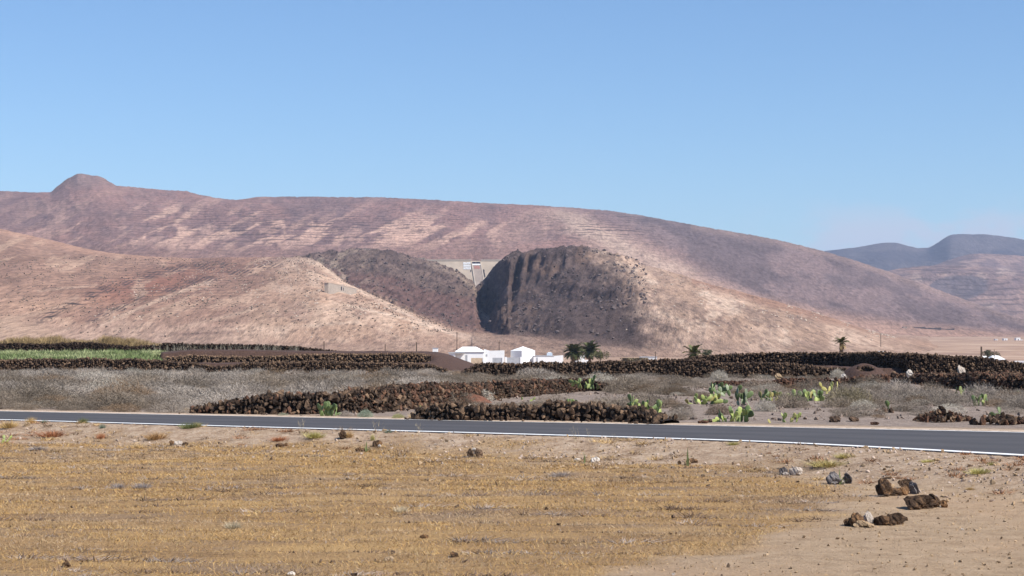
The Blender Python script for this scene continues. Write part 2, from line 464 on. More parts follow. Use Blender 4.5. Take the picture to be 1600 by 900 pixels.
# ------------------------------------------------------------------ hills
def hill_material(name, fine_scale, terr_space, terr_amt, squash=.1):
    t = NT(name, 0.95, 0.05)
    c = t.attr('soil').outputs['Color']
    mask = t.sep(t.attr('mask').outputs['Color'])
    sq = (1, squash, 1)
    f1 = t.noise(fine_scale, 8, .72, None, sq); f2 = t.noise(fine_scale * 9, 6, .78, None, sq)
    f = t.mr(t.math('ADD', t.math('MULTIPLY', f1, .28), t.math('MULTIPLY', f2, .72)), .36, .64, .66, 1.30)
    g = t.n.new('ShaderNodeCombineColor')
    for k in range(3): t.l.new(f, g.inputs[k])
    c = t.mix(1.0, c, g.outputs[0], 'MULTIPLY')
    # dry farming terraces: dark risers that follow the contours, broken up
    s = t.n.new('ShaderNodeSeparateXYZ'); t.l.new(t.pos(), s.inputs[0])
    wob = t.noise(fine_scale * .6, 3, .5)
    q = t.math('FRACT', t.math('ADD', t.math('DIVIDE', s.outputs['Z'], terr_space), t.math('MULTIPLY', wob, 2.2)))
    ln = t.math('MULTIPLY', t.mr(q, .0, .08), t.mr(q, .40, .26))
    brk = t.mr(t.noise(fine_scale * 2.6, 3, .6, None, (1, squash * .5, 2.2)), .40, .50)
    tf = t.math('MULTIPLY', t.math('MULTIPLY', ln, brk), t.math('MULTIPLY', mask[0], terr_amt))
    c = t.mix(tf, c, (0.060, 0.042, 0.040))
    # scattered shrubs and stones as dark and pale specks
    v = t.n.new('ShaderNodeTexVoronoi'); v.inputs['Scale'].default_value = fine_scale * 9
    vm = t.n.new('ShaderNodeMapping'); vm.inputs['Scale'].default_value = sq
    t.l.new(t.pos(), vm.inputs[0]); t.l.new(vm.outputs[0], v.inputs['Vector'])
    sp = t.math('MULTIPLY', t.mr(v.outputs['Distance'], .32, .20), t.math('MULTIPLY', mask[1], .6))
    c = t.mix(sp, c, (0.075, 0.058, 0.048))
    t.color(c)
    f3 = t.noise(fine_scale * 5, 8, .82, None, (1, .5, .8))
    c = t.mix(t.math('MULTIPLY', t.mr(f3, .50, .40), t.math('MULTIPLY', mask[2], .5)), c, (.05, .039, .039))
    c = t.mix(t.math('MULTIPLY', t.mr(f3, .56, .68), t.math('MULTIPLY', mask[2], .5)), c, (.26, .19, .155))
    t.color(c)
    t.bump(t.math('ADD', t.math('ADD', f1, t.math('MULTIPLY', f2, .6)), t.math('MULTIPLY', f3, t.math('MULTIPLY', mask[2], 2.2))), 1.0 / fine_scale * .12, .8)
    return t.m
def lerp(a, b, f):
    f = np.asarray(f)[..., None]; return np.asarray(a) * (1 - f) + np.asarray(b) * f

def interp_s(px, pts, col, w=6.0):
    P = np.array(pts, float); xs = px
    if w <= 0: return np.interp(xs, P[:, 0], P[:, col])
    k = np.linspace(-1, 1, 7); ww = np.exp(-2 * k * k); ww /= ww.sum()
    return sum(a * np.interp(xs + b * w, P[:, 0], P[:, col]) for a, b in zip(ww, k))

# ---- main mountain range
C_RIDGE = [(-300, 310), (-150, 304), (0, 298), (50, 300), (78, 299.5), (88, 291), (98, 283), (108, 276.5), (114, 274), (119, 270.5), (126, 270), (133, 272.5), (150, 274), (160, 277), (168, 283), (180, 289.5), (212, 292), (250, 296), (290, 298), (310, 304), (345, 310), (372, 312), (400, 307), (450, 307), (520, 307.5), (600, 308), (680, 312), (760, 317), (830, 320), (900, 324.5), (960, 329.5), (1000, 336), (1060, 347), (1120, 358), (1180, 367.5), (1230, 378), (1290, 393), (1340, 408), (1390, 425), (1430, 439), (1480, 458), (1540, 480), (1600, 500), (1700, 517), (1800, 527), (1950, 533)]
C_BASE = [(-300, 420), (0, 412), (300, 412), (660, 411), (800, 411), (900, 414), (1000, 432), (1100, 458), (1200, 486), (1300, 510), (1400, 523), (1600, 531), (1950, 536)]
def ridge_mesh(name, u, ridge, base, Dr, Db, Dback, nf, nb, paint, mat, relief, prof=1.0, w=5.0, knob=0):
    rp = interp_s(u, ridge, 1, w); bp = interp_s(u, base, 1, 20)
    Dr = np.interp(u, *zip(*Dr)) if isinstance(Dr, list) else np.full_like(u, Dr)
    Db = np.interp(u, *zip(*Db)) if isinstance(Db, list) else np.full_like(u, Db)
    Hr = zpy(rp, Dr); Hb = zpy(bp, Db)
    t = np.linspace(0, 1, nf)[:, None]
    D = Db + (Dr - Db) * t
    P = t ** prof
    Hs = np.minimum(zpy(interp_s(u, ridge, 1, knob), Dr), Hr + 60) if knob else Hr
    z = Hb + (Hs - Hb) * P + (Hr - Hs) * sstep(.70, 1.0, t)
    tb = np.linspace(0, 1, nb + 1)[1:, None]
    Dk = Dr + (Dback - Dr) * tb
    zk = Hr + (0 - Hr) * (tb ** 1.4)
    sk = np.stack([Db - 2.0]); zsk = np.interp(Db, PLAIN_Y, PLAIN_Z)[None] - 6
    D = np.concatenate([sk, D, Dk]); z = np.concatenate([zsk, z, zk])
    T = np.concatenate([[[0.0]], t, 1 + tb]) + 0 * D
    U = u[None, :] + 0 * D
    X = (U - 800) / F * D
    env = np.clip(T, 0, 1); env = np.where(T > 1, np.maximum(0, 1 - (T - 1)), env)
    z = z + relief(U, T, X, D)
    py = 540 - (z - CZ) / D * F
    soil, mask = paint(U, py, X, D, T)
    V = np.stack([X, D, z], -1).reshape(-1, 3)
    me = mesh_np(name, V, grid_faces(len(u), D.shape[0]), mat, True, {'soil': soil.reshape(-1, 3), 'mask': mask.reshape(-1, 3)})
    def hit(hx_, hy_):
        i = int(np.argmin(np.abs(u - hx_))); j = int(np.argmax(py[1:, i] <= hy_)) + 1
        return Vector((float(X[j, i]), float(D[j, i]), float(z[j, i])))
    HIT[name] = hit
    return tag(obj(name, me), kind='structure')
HIT = {}

def c_relief(U, T, X, D):
    env = np.clip(np.minimum(T * 6, (1 - T) * 5), 0, 1) * (T <= 1)
    a = X * .0050 + T * 2.2; b = T * .9 - X * .0010
    g = ridged(a * 1.0, b * .7, 4, 51) - .5
    return env * (20 * g + 5 * (fbm(X * .012, D * .003, 4, 52) - .5)) + 2.2 * (fbm(U * .22, T * 30, 3, 53) - .5) * np.clip(T * 4, 0, 1) * (T <= 1.02)
def c_paint(U, py, X, D, T):
    n1 = fbm(U * .012, py * .03, 4, 61); n2 = fbm(U * .06, py * .14, 4, 62)
    base = lerp((0.205, 0.135, 0.122), (0.262, 0.162, 0.137), sstep(.34, .66, n1))
    base = lerp(base, (0.175, 0.125, 0.118), sstep(.5, .68, n2) * .4)
    # pale erosion streaks running down to the left
    s1 = fbm((U - py * .5) * .011, (py + U * .46) * .05, 4, 63)
    s2 = fbm((U - py * .5) * .035, (py + U * .46) * .12, 3, 64)
    area = np.exp(-((U - 330) / 190) ** 2 - ((py - 360) / 34) ** 2) + .95 * np.exp(-((U - 680) / 170) ** 2 - ((py - 362) / 26) ** 2) + .8 * np.exp(-((U - 240) / 110) ** 2 - ((py - 345) / 20) ** 2) + .15
    rl = ridged((U - py * .5) * .012 + .8 * fbm(U * .02, py * .05, 3, 69), (py + U * .46) * .045 + .5 * fbm(U * .03, py * .06, 3, 70), 3, 164)
    st_ = np.clip(sstep(.62, .76, rl) * sstep(.38, .54, s1) + .5 * sstep(.56, .66, s1 * .6 + s2 * .4), 0, 1) * np.clip(area, 0, 1)
    base = lerp(base, (0.50, 0.34, 0.26), st_)
    # foot of the slope: brown band
    base = lerp(base, (0.24, 0.155, 0.125), sstep(378, 398, py) * (U < 860) * .6)
    # pale spur of the shoulder at right
    sx = 868 + (py - 326) * 1.75 + 22 * (fbm(py * .05, U * .01, 2, 65) - .5)
    sp = np.exp(-((U - sx) / (26 + (py - 320) * .30)) ** 2) * sstep(322, 336, py)
    base = lerp(base, (0.45, 0.34, 0.265), np.clip(sp * 1.1, 0, 1) * (.45 + .75 * fbm(U * .08, py * .1, 3, 66)))
    sl = np.exp(-((U - (850 - (py - 325) * .9)) / 40) ** 2) * sstep(320, 332, py) * sstep(400, 370, py)
    base = lerp(base, (0.36, 0.25, 0.2), sl * .5)
    # right side: greyer, with darker patches
    rt = sstep(0, 90, U - sx - 20)
    base = lerp(base, (0.195, 0.152, 0.146), rt * .8)
    base = lerp(base, (0.125, 0.098, 0.098), rt * sstep(.52, .66, fbm((U + py * .4) * .012, (py - U * .40) * .03, 4, 67)) * .8)
    base = lerp(base, (0.33, 0.235, 0.185), sstep(10, 0, py - interp_s(U, C_RIDGE, 1) - 3) * (U > 1080) * .35)
    # plain at its foot
    base = lerp(base, (0.34, 0.225, 0.17), sstep(.16, .03, T) * (U > 1000))
    # rocky knob on the left crest
    kn = np.exp(-((U - 128) / 40) ** 2) * sstep(302, 286, py)
    base = lerp(base, (0.22, 0.155, 0.135), kn * .8)
    base = base * np.array((1.0, .935, .92)) * (.90 + .20 * fbm(U * .35, py * .5, 3, 68))[..., None]
    terr = np.exp(-((U - 480) / 260) ** 2 - ((py - 350) / 32) ** 2) + np.exp(-((U - 960) / 90) ** 2 - ((py - 355) / 20) ** 2) + .22
    m = np.stack([np.clip(terr, 0, 1), .5 + 0 * U, 0 * U], -1)
    return base, m
uC = np.arange(-260, 1900, 2.3)
ridge_mesh('main_mountain', uC, C_RIDGE, C_BASE, [(-300, 3900), (600, 3800), (1000, 3700), (1500, 3500), (1900, 3300)], 2320, 4700, 150, 14, c_paint, hill_material('mountain_soil', .020, 7.5, .8, .16), c_relief, .95, 2.0, 70)

# ---- far ranges
def f_relief(U, T, X, D):
    env = np.clip(np.minimum(T * 4, (1 - T) * 4), 0, 1) * (T <= 1)
    return env * (55 * (ridged(X * .0016 + T, T * 2 - X * .0004, 4, 71) - .5)) + 3 * (fbm(U * .15, T * 20, 3, 72) - .5) * (T < 1.02)
def f_paint(U, py, X, D, T):
    n = fbm(U * .03, py * .06, 4, 73)
    return lerp((0.075, 0.065, 0.072), (0.115, 0.096, 0.098), sstep(.35, .65, n)), np.stack([.2 + 0 * U, .2 + 0 * U, 0 * U], -1)
M_FARHILL = hill_material('far_soil', .008, 30.0, .5)
uF = np.arange(1050, 2050, 3.0)
ridge_mesh('far_mountain', uF, [(1000, 440), (1100, 415), (1200, 402), (1300, 391), (1345, 385.5), (1370, 380.5), (1388, 378.5), (1402, 379.5), (1415, 383), (1435, 387.5), (1452, 387), (1466, 379), (1478, 371), (1487, 366), (1500, 365.5), (1540, 366), (1565, 368.5), (1600, 374), (1660, 386), (1760, 400), (1900, 430), (2050, 470)],
           [(1000, 500), (2050, 500)], 8600, 6500, 10800, 70, 10, f_paint, M_FARHILL, f_relief)
def f2_paint(U, py, X, D, T):
    n = fbm(U * .035, py * .09, 4, 74); s = fbm((U + py) * .03, (py - U * .4) * .05, 3, 75)
    b = lerp((0.20, 0.135, 0.12), (0.29, 0.19, 0.155), sstep(.35, .65, n))
    b = lerp(b, (0.38, 0.27, 0.22), sstep(.55, .68, s) * .6)
    dk = ((U - 1495) / 48) ** 2 + ((py - 450 + (U - 1495) * .1) / 20) ** 2
    b = lerp(b, (0.12, 0.10, 0.105), sstep(1.15, .85, dk + .5 * (n - .5)) * .8)
    return b, np.stack([.8 + 0 * U, .4 + 0 * U, 0 * U], -1)
ridge_mesh('far_foothill', np.arange(1360, 2050, 3.0), [(1300, 470), (1420, 425), (1470, 411), (1495, 402), (1520, 396), (1560, 397), (1600, 400), (1680, 408), (1800, 425), (2050, 480)],
           [(1300, 500), (2050, 510)], 6600, 5200, 7600, 60, 8, f2_paint, M_FARHILL, f_relief)
ridge_mesh('terraced_foothill', np.arange(1280, 2050, 2.6), [(1200, 470), (1330, 440), (1387, 423), (1428, 416.5), (1460, 415), (1490, 415), (1537, 417), (1600, 426), (1700, 445), (1850, 480), (2050, 515)],
           [(1200, 527), (1600, 529), (2050, 533)], 5200, 3950, 5900, 90, 8, f2_paint, hill_material('foothill_soil', .014, 16.0, .7), f_relief)

# ---- front hills with the gorge: one height field
U1 = np.arange(-110, 1720, 2.0)
DD = np.concatenate([np.linspace(640, 1000, 44, endpoint=False), np.linspace(1000, 1800, 250, endpoint=False), np.linspace(1800, 2250, 30)])
Ug, Dg = np.meshgrid(U1, DD)
Xg = (Ug - 800) / F * Dg
plain_z = np.interp(Dg, PLAIN_Y, PLAIN_Z) - 2.5 + (9 * sstep(640, 1080, Dg) + 1.5 * sstep(640, 760, Dg)) * sstep(1560, 1250, Ug)
def layer(ridge, Db, Dk, prof, zb=None, backpow=1.3, shift=0.0, w=4.0, warp=None):
    rp = interp_s(U1, ridge, 1, w); Dr = interp_s(U1, ridge, 2, 8)
    Hr = zpy(rp, Dr)[None]; Dr = Dr[None]
    Db_ = (np.interp(Ug + warp, *zip(*Db)) if warp is not None else np.interp(U1, *zip(*Db))[None]) if isinstance(Db, list) else Db
    t = np.clip((Dg - Db_) / (Dr - Db_), 0, 1)
    if not np.isscalar(shift): t = np.clip(t + shift * 4 * t * (1 - t), 0, 1)
    zf = plain_z + (Hr - plain_z) * prof(t)
    tb = np.clip((Dg - Dr) / Dk, 0, 1)
    zbk = Hr + (plain_z - Hr) * tb ** backpow
    return np.where(Dg <= Dr, zf, zbk), t, rp[None] + 0 * Dg
lin = lambda t: t ** 0.95
# left hill
z1, t1, r1 = layer([(-200, 335, 2000), (0, 357, 1950), (60, 371, 1900), (120, 385, 1880), (170, 394, 1860), (230, 400, 1850), (300, 405, 1840), (360, 402, 1840), (420, 403, 1830), (480, 404, 1800), (520, 430, 1750), (560, 470, 1700), (620, 530, 1600), (700, 575, 1500), (1800, 590, 1500)],
                 [(-200, 930), (100, 930), (300, 950), (600, 1000)], 350, lin)
# low pale hump at the far left foot
z1b, _, _ = layer([(-200, 480, 1050), (-60, 490, 1050), (20, 496, 1040), (70, 507, 1020), (110, 520, 1000), (150, 534, 980), (200, 550, 960), (260, 575, 940), (1800, 590, 940)], 840, 140, lin)
# gorge-left hill
z2, t2, r2 = layer([(-200, 600, 1800), (300, 520, 1800), (400, 440, 1800), (440, 408, 1800), (480, 399, 1800), (520, 395, 1800), (548, 391.5, 1790), (580, 391, 1780), (607, 392, 1770), (625, 398, 1760), (645, 404, 1750), (663, 408, 1735), (680, 412, 1715), (695, 416.5, 1700), (713, 424, 1670), (722, 431, 1650), (729, 438, 1630), (737, 442.5, 1610), (743, 447, 1590), (746, 470, 1560), (750, 487, 1520), (770, 498, 1440), (800, 515, 1370), (830, 531, 1320), (870, 560, 1280), (930, 590, 1250), (1800, 600, 1250)],
                 [(400, 1250), (600, 1230), (745, 1190), (900, 1100)], 170, lambda t: .45 * t + .55 * sstep(.0, 1.05, t) ** .9)
# gorge-right hill with ribbed cliff
R3 = [(-200, 640, 1650), (690, 600, 1560), (735, 560, 1580), (741, 500, 1590), (743.5, 452, 1600), (745, 445, 1602), (751, 440, 1608), (758, 433.5, 1615), (767, 425.5, 1622), (771, 421, 1627), (777, 415, 1634), (784, 410.5, 1640), (792, 406.5, 1645), (800, 403.5, 1650), (830, 397.5, 1655), (860, 393, 1660), (890, 391, 1660), (930, 393.5, 1660), (960, 401, 1660), (985, 407, 1660), (1010, 414, 1650), (1050, 426, 1640), (1100, 440, 1620), (1150, 454, 1600), (1200, 469, 1580), (1260, 486, 1550), (1320, 503, 1520), (1400, 521, 1480), (1500, 540, 1430), (1600, 550, 1400), (1800, 560, 1400)]
cl3 = lambda t: np.interp(t, [0, .30, .52, .60, .78, 1], [0, .24, .46, .58, .93, 1.0])
tq = np.clip((Dg - 1080) / (1650 - 1080), 0, 1)
pyq = np.interp(tq, [0, .3, .52, .60, .78, 1], [560, 515, 478, 455, 400, 393])
ue = Ug + .85 * (pyq - 420) * sstep(785, 840, Ug) + 42 * (fbm(Ug * .022, Dg * .006, 4, 81) - .5)
ribs = np.interp(ue, [700, 742, 746, 790, 806, 812, 836, 848, 856, 872, 886, 896, 910, 926, 936, 950, 985, 1800],
                 np.array([0, -.05, -.16, .15, .16, .01, .10, .112, .07, .09, .10, .08, .095, .09, .07, .07, .02, 0]) * 1.15)
cliffw = sstep(1010, 930, Ug)
wob = .035 * (ridged(Ug * .035, Dg * .010, 4, 82) - .55)
z3, t3, r3 = layer(R3, [(700, 1480), (742, 1480), (757, 1440), (788, 1200), (802, 1080), (850, 1000), (900, 900), (1000, 800), (1100, 760), (1800, 760)], 330,
                 lambda t: cl3(t) * cliffw + (t ** .9) * (1 - cliffw), shift=ribs * cliffw * 1.25 * (sstep(.22, .55, tq) * (.35 + 1.3 * fbm(Ug * .03, Dg * .012, 3, 83)) + .6 * sstep(800, 780, Ug) * sstep(.55, .22, tq)) + wob * sstep(740, 760, Ug), w=1.5,
                 warp=(30 * (fbm(Dg * .013, Ug * .02, 4, 84) - .5) + 16 * (ridged(Dg * .04, Ug * .06, 3, 85) - .5)) * sstep(900, 820, Ug))
z3 = np.minimum(z3, CZ + (540 - (r3 + 1.2)) / F * Dg)
# pale spur in front of the gorge
z4, t4, r4 = layer([(-200, 640, 1840), (0, 520, 1840), (100, 440, 1840), (200, 413, 1840), (300, 408, 1840), (400, 405, 1820), (440, 404.5, 1790), (480, 405, 1730), (500, 411.5, 1650), (520, 428, 1570), (540, 443, 1470), (600, 470, 1390), (660, 497, 1310), (700, 509, 1270), (740, 518, 1230), (800, 532, 1170), (840, 543, 1120), (880, 553, 1080), (930, 565, 1030), (1000, 585, 1000), (1800, 600, 1000)],
                 [(300, 900), (600, 880), (900, 850), (1800, 850)], 130, lin, backpow=1.0)
allz = np.stack([plain_z, z1, z1b, z2, z3, z4])
who = np.argmax(allz, 0)
k = 2.0
Z = np.log(np.sum(np.exp((allz - allz.max(0)) / k), 0)) * k + allz.max(0)
Z = Z - k * math.log(6) * sstep(10, 3, allz.max(0) - plain_z)
hmask = sstep(2, 25, Z - plain_z)
tt_ = np.select([who == 1, who == 3, who == 4, who == 5], [t1, t2, t3, t4], .5)
soft = 1 - .75 * sstep(.93, 1.0, tt_)
rocky = np.where((who == 3) | ((who == 4) & (Ug < 1000)), 1.0, 0.0)
rel = (7.0 * (ridged(Xg * .011 + Dg * .004, Dg * .003 - Xg * .003, 4, 91) - .55) + 1.2 * (fbm(Xg * .07, Dg * .010, 3, 92) - .5)) * hmask * soft
rel += rocky * hmask * soft * (7.5 * (ridged(Xg * .05 + Dg * .012, Dg * .016, 5, 93) - .55) + 4.5 * (ridged(Xg * .14 - Dg * .02, Dg * .035, 4, 94) - .5))
# columns of the small cliff left of the gorge
col_m = np.exp(-((Ug - 706) / 20) ** 2) * sstep(.72, .8, t2) * sstep(.995, .9, t2) * (who == 3)
rel += col_m * 5.5 * (vn(Ug * .28, Dg * .004, 95) - .5)
Z = Z + rel
Pg = 540 - (Z - CZ) / Dg * F
U, P_ = Ug, Pg
n1 = fbm(U * .015, P_ * .03, 4, 101); n2 = fbm(U * .07, P_ * .12, 4, 102)
stl = fbm((U - P_ * .4) * .010, (P_ + U * .40) * .045, 4, 103); stl2 = fbm((U - P_ * .4) * .035, (P_ + U * .40) * .12, 3, 104)
c1 = lerp((0.27, 0.175, 0.132), (0.345, 0.225, 0.165), sstep(.32, .68, n1))
c1 = lerp(c1, (0.215, 0.14, 0.11), sstep(.54, .68, n2) * .45)
rust = np.exp(-((U - 230) / 130) ** 2 - ((P_ - (452 - (U - 210) * .22)) / 22) ** 2)
c1 = lerp(c1, (0.29, 0.142, 0.098), rust * .85)
rl1 = ridged((U - P_ * .4) * .009 + .7 * fbm(U * .02, P_ * .04, 3, 111), (P_ + U * .40) * .040 + .5 * fbm(U * .03, P_ * .06, 3, 112), 3, 113)
c1 = lerp(c1, (0.46, 0.325, 0.235), np.clip(sstep(.63, .77, rl1) * sstep(.38, .53, stl) + .15 * sstep(.54, .64, stl * .5 + stl2 * .5), 0, 1) * .8)
def polyline_dist(pts, w):
    best = np.full(U.shape, 1e9)
    for (x0, y0), (x1, y1) in zip(pts[:-1], pts[1:]):
        t = np.clip(((U - x0) * (x1 - x0) + (P_ - y0) * (y1 - y0)) / ((x1 - x0) ** 2 + (y1 - y0) ** 2), 0, 1)
        best = np.minimum(best, np.hypot(U - x0 - t * (x1 - x0), P_ - y0 - t * (y1 - y0)))
    return np.exp(-(best / w) ** 2)
GULLY_A = [(60, 500), (129, 470), (156, 453), (211, 438), (250, 423), (297, 417), (351, 415)]
GULLY_B = [(140, 500), (190, 480), (219, 469), (273, 450), (320, 436), (375, 425), (437, 411)]
terr_line = polyline_dist(GULLY_A, 6) + polyline_dist(GULLY_B, 6)
c1 = lerp(c1, (0.52, 0.385, 0.285), np.clip(polyline_dist([(158, 508), (205, 487), (250, 468), (292, 452), (330, 438)], 3.2) + .7 * polyline_dist([(10, 498), (50, 492), (95, 478), (120, 465)], 4) + .8 * polyline_dist([(240, 525), (300, 508), (350, 496), (400, 482)], 3) + .6 * polyline_dist([(60, 455), (100, 450), (150, 446)], 2), 0, 1) * (.5 + .7 * fbm(U * .1, P_ * .2, 3, 114)))
c1 = lerp(c1, (0.45, 0.33, 0.255), sstep(490, 520, P_ + 30 * (n1 - .5) + (U - 300) * .02) * .6)
dash = sstep(.40, .52, ((P_ / 4.6 + .6 * fbm(U * .03, P_ * .02, 2, 115) + .12 * U) % 1)) * sstep(.38, .5, fbm(U * .06, P_ * .25, 2, 116))
c1 = lerp(c1, (0.085, 0.06, 0.058), np.clip(terr_line * 1.3, 0, 1) * dash * .9)
thin = sstep(.62, .74, (P_ / 4.0 + .5 * fbm(U * .012, P_ * .02, 3, 117)) % 1) * sstep(.44, .54, fbm(U * .03, P_ * .3, 3, 118))
c1 = lerp(c1, (0.15, 0.10, 0.085), thin * .65 * np.exp(-((U - 260) / 190) ** 2 - ((P_ - 446) / 34) ** 2))
c1 = lerp(c1, (0.16, 0.105, 0.09), np.clip(polyline_dist([(250, 525), (330, 520), (380, 518)], 1.6), 0, 1) * .7)
c1 = lerp(c1, (0.50, 0.335, 0.235), np.exp(-((U - 60) / 90) ** 2 - ((P_ - 478) / 16) ** 2) * .7)
c1 = lerp(c1, (0.43, 0.27, 0.19), sstep(12, 2, P_ - r1) * (U < 300) * .6)
c1 = lerp(c1, (0.50, 0.37, 0.27), sstep(330, 440, U) * sstep(470, 520, P_ + n1 * 30) * .55)
c2 = lerp((0.140, 0.104, 0.094), (0.205, 0.152, 0.130), sstep(.38, .6, n2))
low2 = sstep(448, 462, P_ + (U - 640) * -.22 + n1 * 26)
c2 = lerp(c2, (0.150, 0.093, 0.083), low2 * .85)
c2 = lerp(c2, (0.38, 0.31, 0.24), sstep(.56, .66, fbm(U * .09, P_ * .13, 3, 105)) * sstep(620, 500, U) * .8)
c2 = lerp(c2, (0.40, 0.32, 0.25), np.exp(-((P_ - (r2 + 3)) / 5) ** 2) * sstep(650, 690, U) * .7)
c2 = lerp(c2, (0.075, 0.05, 0.05), col_m * sstep(.45, .6, vn(U * .28, Dg * .004, 95)) * .6)
c3 = lerp((0.105, 0.080, 0.076), (0.160, 0.122, 0.112), sstep(.40, .62, n2))
c3 = lerp(c3, (0.19, 0.13, 0.10), sstep(.54, .66, fbm(U * .045, P_ * .05, 4, 106)) * .6)
tal = sstep(470, 510, P_ + (U - 850) * .1)
c3 = lerp(c3, (0.175, 0.132, 0.117), tal * .7)
flank = sstep(-48, 62, U - (958 + np.clip(P_ - 400, 0, 200) * .52) + 70 * (n1 - .5) + 70 * (n2 - .5) + 30 * (fbm(U * .2, P_ * .3, 2, 119) - .5))
cf = lerp((0.37, 0.265, 0.195), (0.47, 0.35, 0.265), sstep(.34, .66, n1))
cf = lerp(cf, (0.26, 0.19, 0.15), sstep(.52, .66, fbm((U + P_ * .4) * .015, (P_ - U * .40) * .06, 4, 107)) * .6)
rl3 = ridged((U + P_ * .4) * .010 + .6 * fbm(U * .02, P_ * .04, 3, 120), (P_ - U * .36) * .055 + .5 * fbm(U * .03, P_ * .06, 3, 121), 3, 122)
cf = lerp(cf, (0.56, 0.44, 0.34), sstep(.66, .80, rl3) * sstep(.40, .56, n1) * .85)
cf = lerp(cf, (0.22, 0.155, 0.125), sstep(.60, .72, fbm(U * .09, P_ * .2, 3, 123)) * .55)
cf = lerp(cf, (0.29, 0.175, 0.125), sstep(16, 3, P_ - r3) * (U > 1080) * .75)
cf = lerp(cf, (0.36, 0.25, 0.185), sstep(1250, 1450, U) * .6)
c3 = lerp(c3, cf, flank)
c4 = lerp((0.41, 0.285, 0.205), (0.50, 0.37, 0.275), sstep(.36, .66, fbm(U * .03, P_ * .06, 4, 108)))
c4 = lerp(c4, (0.33, 0.22, 0.165), sstep(.52, .66, fbm((U + P_ * .4) * .02, (P_ - U * .42) * .07, 4, 109)) * .65)
c4 = lerp(c4, (0.62, 0.50, 0.40), np.exp(-((P_ - (r4 + 5 + 9 * np.clip((U - 640) / 200, 0, 1))) / 3.2) ** 2) * sstep(560, 640, U) * .6)
c4 = lerp(c4, (0.60, 0.47, 0.36), sstep(9, 1, P_ - r4) * sstep(640, 560, U) * .5)
c4 = lerp(c4, (0.38, 0.25, 0.175), sstep(520, 545, P_) * .6)
c4 = lerp(c1, c4, sstep(395, 470, U + 14 * (n2 - .5) + (P_ - 440) * .4))
pale_line = polyline_dist([(545, 478), (600, 490), (640, 500), (700, 520), (760, 540), (800, 552)], 2.0) + .8 * polyline_dist([(430, 516), (500, 508), (560, 503)], 1.8) + .7 * polyline_dist([(640, 520), (648, 512), (645, 506)], 1.5)
c4 = lerp(c4, (0.64, 0.51, 0.395), np.clip(pale_line, 0, 1) * .75)
c4 = lerp(c4, (0.33, 0.22, 0.17), np.clip(polyline_dist([(420, 495), (440, 492), (470, 489)], 2.5) + polyline_dist([(420, 515), (450, 514)], 1.5), 0, 1) * .6)
cp = lerp((0.33, 0.22, 0.16), (0.44, 0.31, 0.225), sstep(.38, .62, n2))
cp = lerp(cp, (0.17, 0.13, 0.11), np.exp(-((U - 945) / 85) ** 2) * (.5 + .7 * n2))
cb = lerp((0.40, 0.285, 0.20), (0.48, 0.35, 0.26), n2)
stack = np.stack([cp, c1, cb, c2, c3, c4])
wts = np.exp((allz - allz.max(0)) / 1.5); wts /= wts.sum(0)
soil = np.einsum('kij,kijc->ijc', wts, stack)
soil *= np.array((.97, .90, .875))
soil *= (.89 + .22 * fbm(U * .4, P_ * .55, 3, 110))[..., None]
terr = wts[1] * (np.clip(terr_line * 1.2, 0, 1) + .40 * np.exp(-((U - 250) / 150) ** 2 - ((P_ - 445) / 28) ** 2) + .10) + wts[5] * .12 + wts[4] * .08
msk = np.stack([np.clip(terr, 0, 1), np.clip(.7 - .5 * wts[0], 0, 1), np.clip(wts[3] * .6 * (1 - .6 * low2) + wts[4] * (1 - flank), 0, 1)], -1)
hv = np.stack([Xg, Dg, Z], -1).reshape(-1, 3)
hills = mesh_np('gorge_hills', hv, grid_faces(len(U1), len(DD)), hill_material('hill_soil', .035, 2.9, .95, .08), True, {'soil': soil.reshape(-1, 3), 'mask': msk.reshape(-1, 3)})
tag(obj('gorge_hills', hills), kind='structure')
def hill_z(px, D):
    i = np.clip(np.searchsorted(U1, px), 0, len(U1) - 1); j = np.clip(np.searchsorted(DD, D), 0, len(DD) - 1)
    return float(Z[j, i])
def hill_hit(px, py):
    """nearest point of the gorge hills under a pixel"""
    i = int(np.clip(np.searchsorted(U1, px), 0, len(U1) - 1))
    j = np.argmax(Pg[:, i] <= py)
    return Vector((xpx(px, DD[j]), DD[j], float(Z[j, i])))

# shrubs and loose boulders lying on the front hills
def hill_litter(name, n, seed, mat, smin, smax, keep, flat):
    r = np.random.default_rng(seed)
    i = r.integers(2, len(U1) - 2, n * 6); j = r.integers(2, len(DD) - 2, n * 6)
    ok = (Z[j, i] - plain_z[j, i] > 1.5) & (r.random(n * 6) < keep(U1[i], Pg[j, i], who[j, i]))
    i, j = i[ok][:n], j[ok][:n]; m = len(i)
    S = smin + (smax - smin) * r.random(m) ** 2
    V0 = []
    for k in range(5):
        bm = bmesh.new(); q = r.normal(size=(9, 3)); q /= np.linalg.norm(q, axis=1)[:, None]
        for v in q: bm.verts.new(v * .5 * r.uniform(.8, 1.1) * np.array([1, 1, flat]))
        bmesh.ops.convex_hull(bm, input=bm.verts[:]); V0.append(bm_arrays(bm))
    P = np.c_[Xg[j, i] + r.uniform(-1, 1, m), Dg[j, i], Z[j, i] + S * .12]
    V, T, _ = replicate(V0, r.integers(0, 5, m), P, rotz(r.uniform(0, 6.28, m)), S[:, None] * r.uniform(.8, 1.2, (m, 3)))
    tag(obj(name, mesh_np(name, V, T, mat)), kind='stuff')
front = lambda U, P: sstep(-150, 100, U) * 0 + 1.0
patch = lambda U, P, a: sstep(.42, .62, fbm(U * .05, P * .09, 3, a))
hill_litter('hill_shrubs', 4600, 131, simple('hill_shrub', (.135, .108, .082), .4, .4), .6, 1.8, lambda U, P, w: (w != 4) * (.15 + .85 * patch(U, P, 132)) * (P > 400), .8)
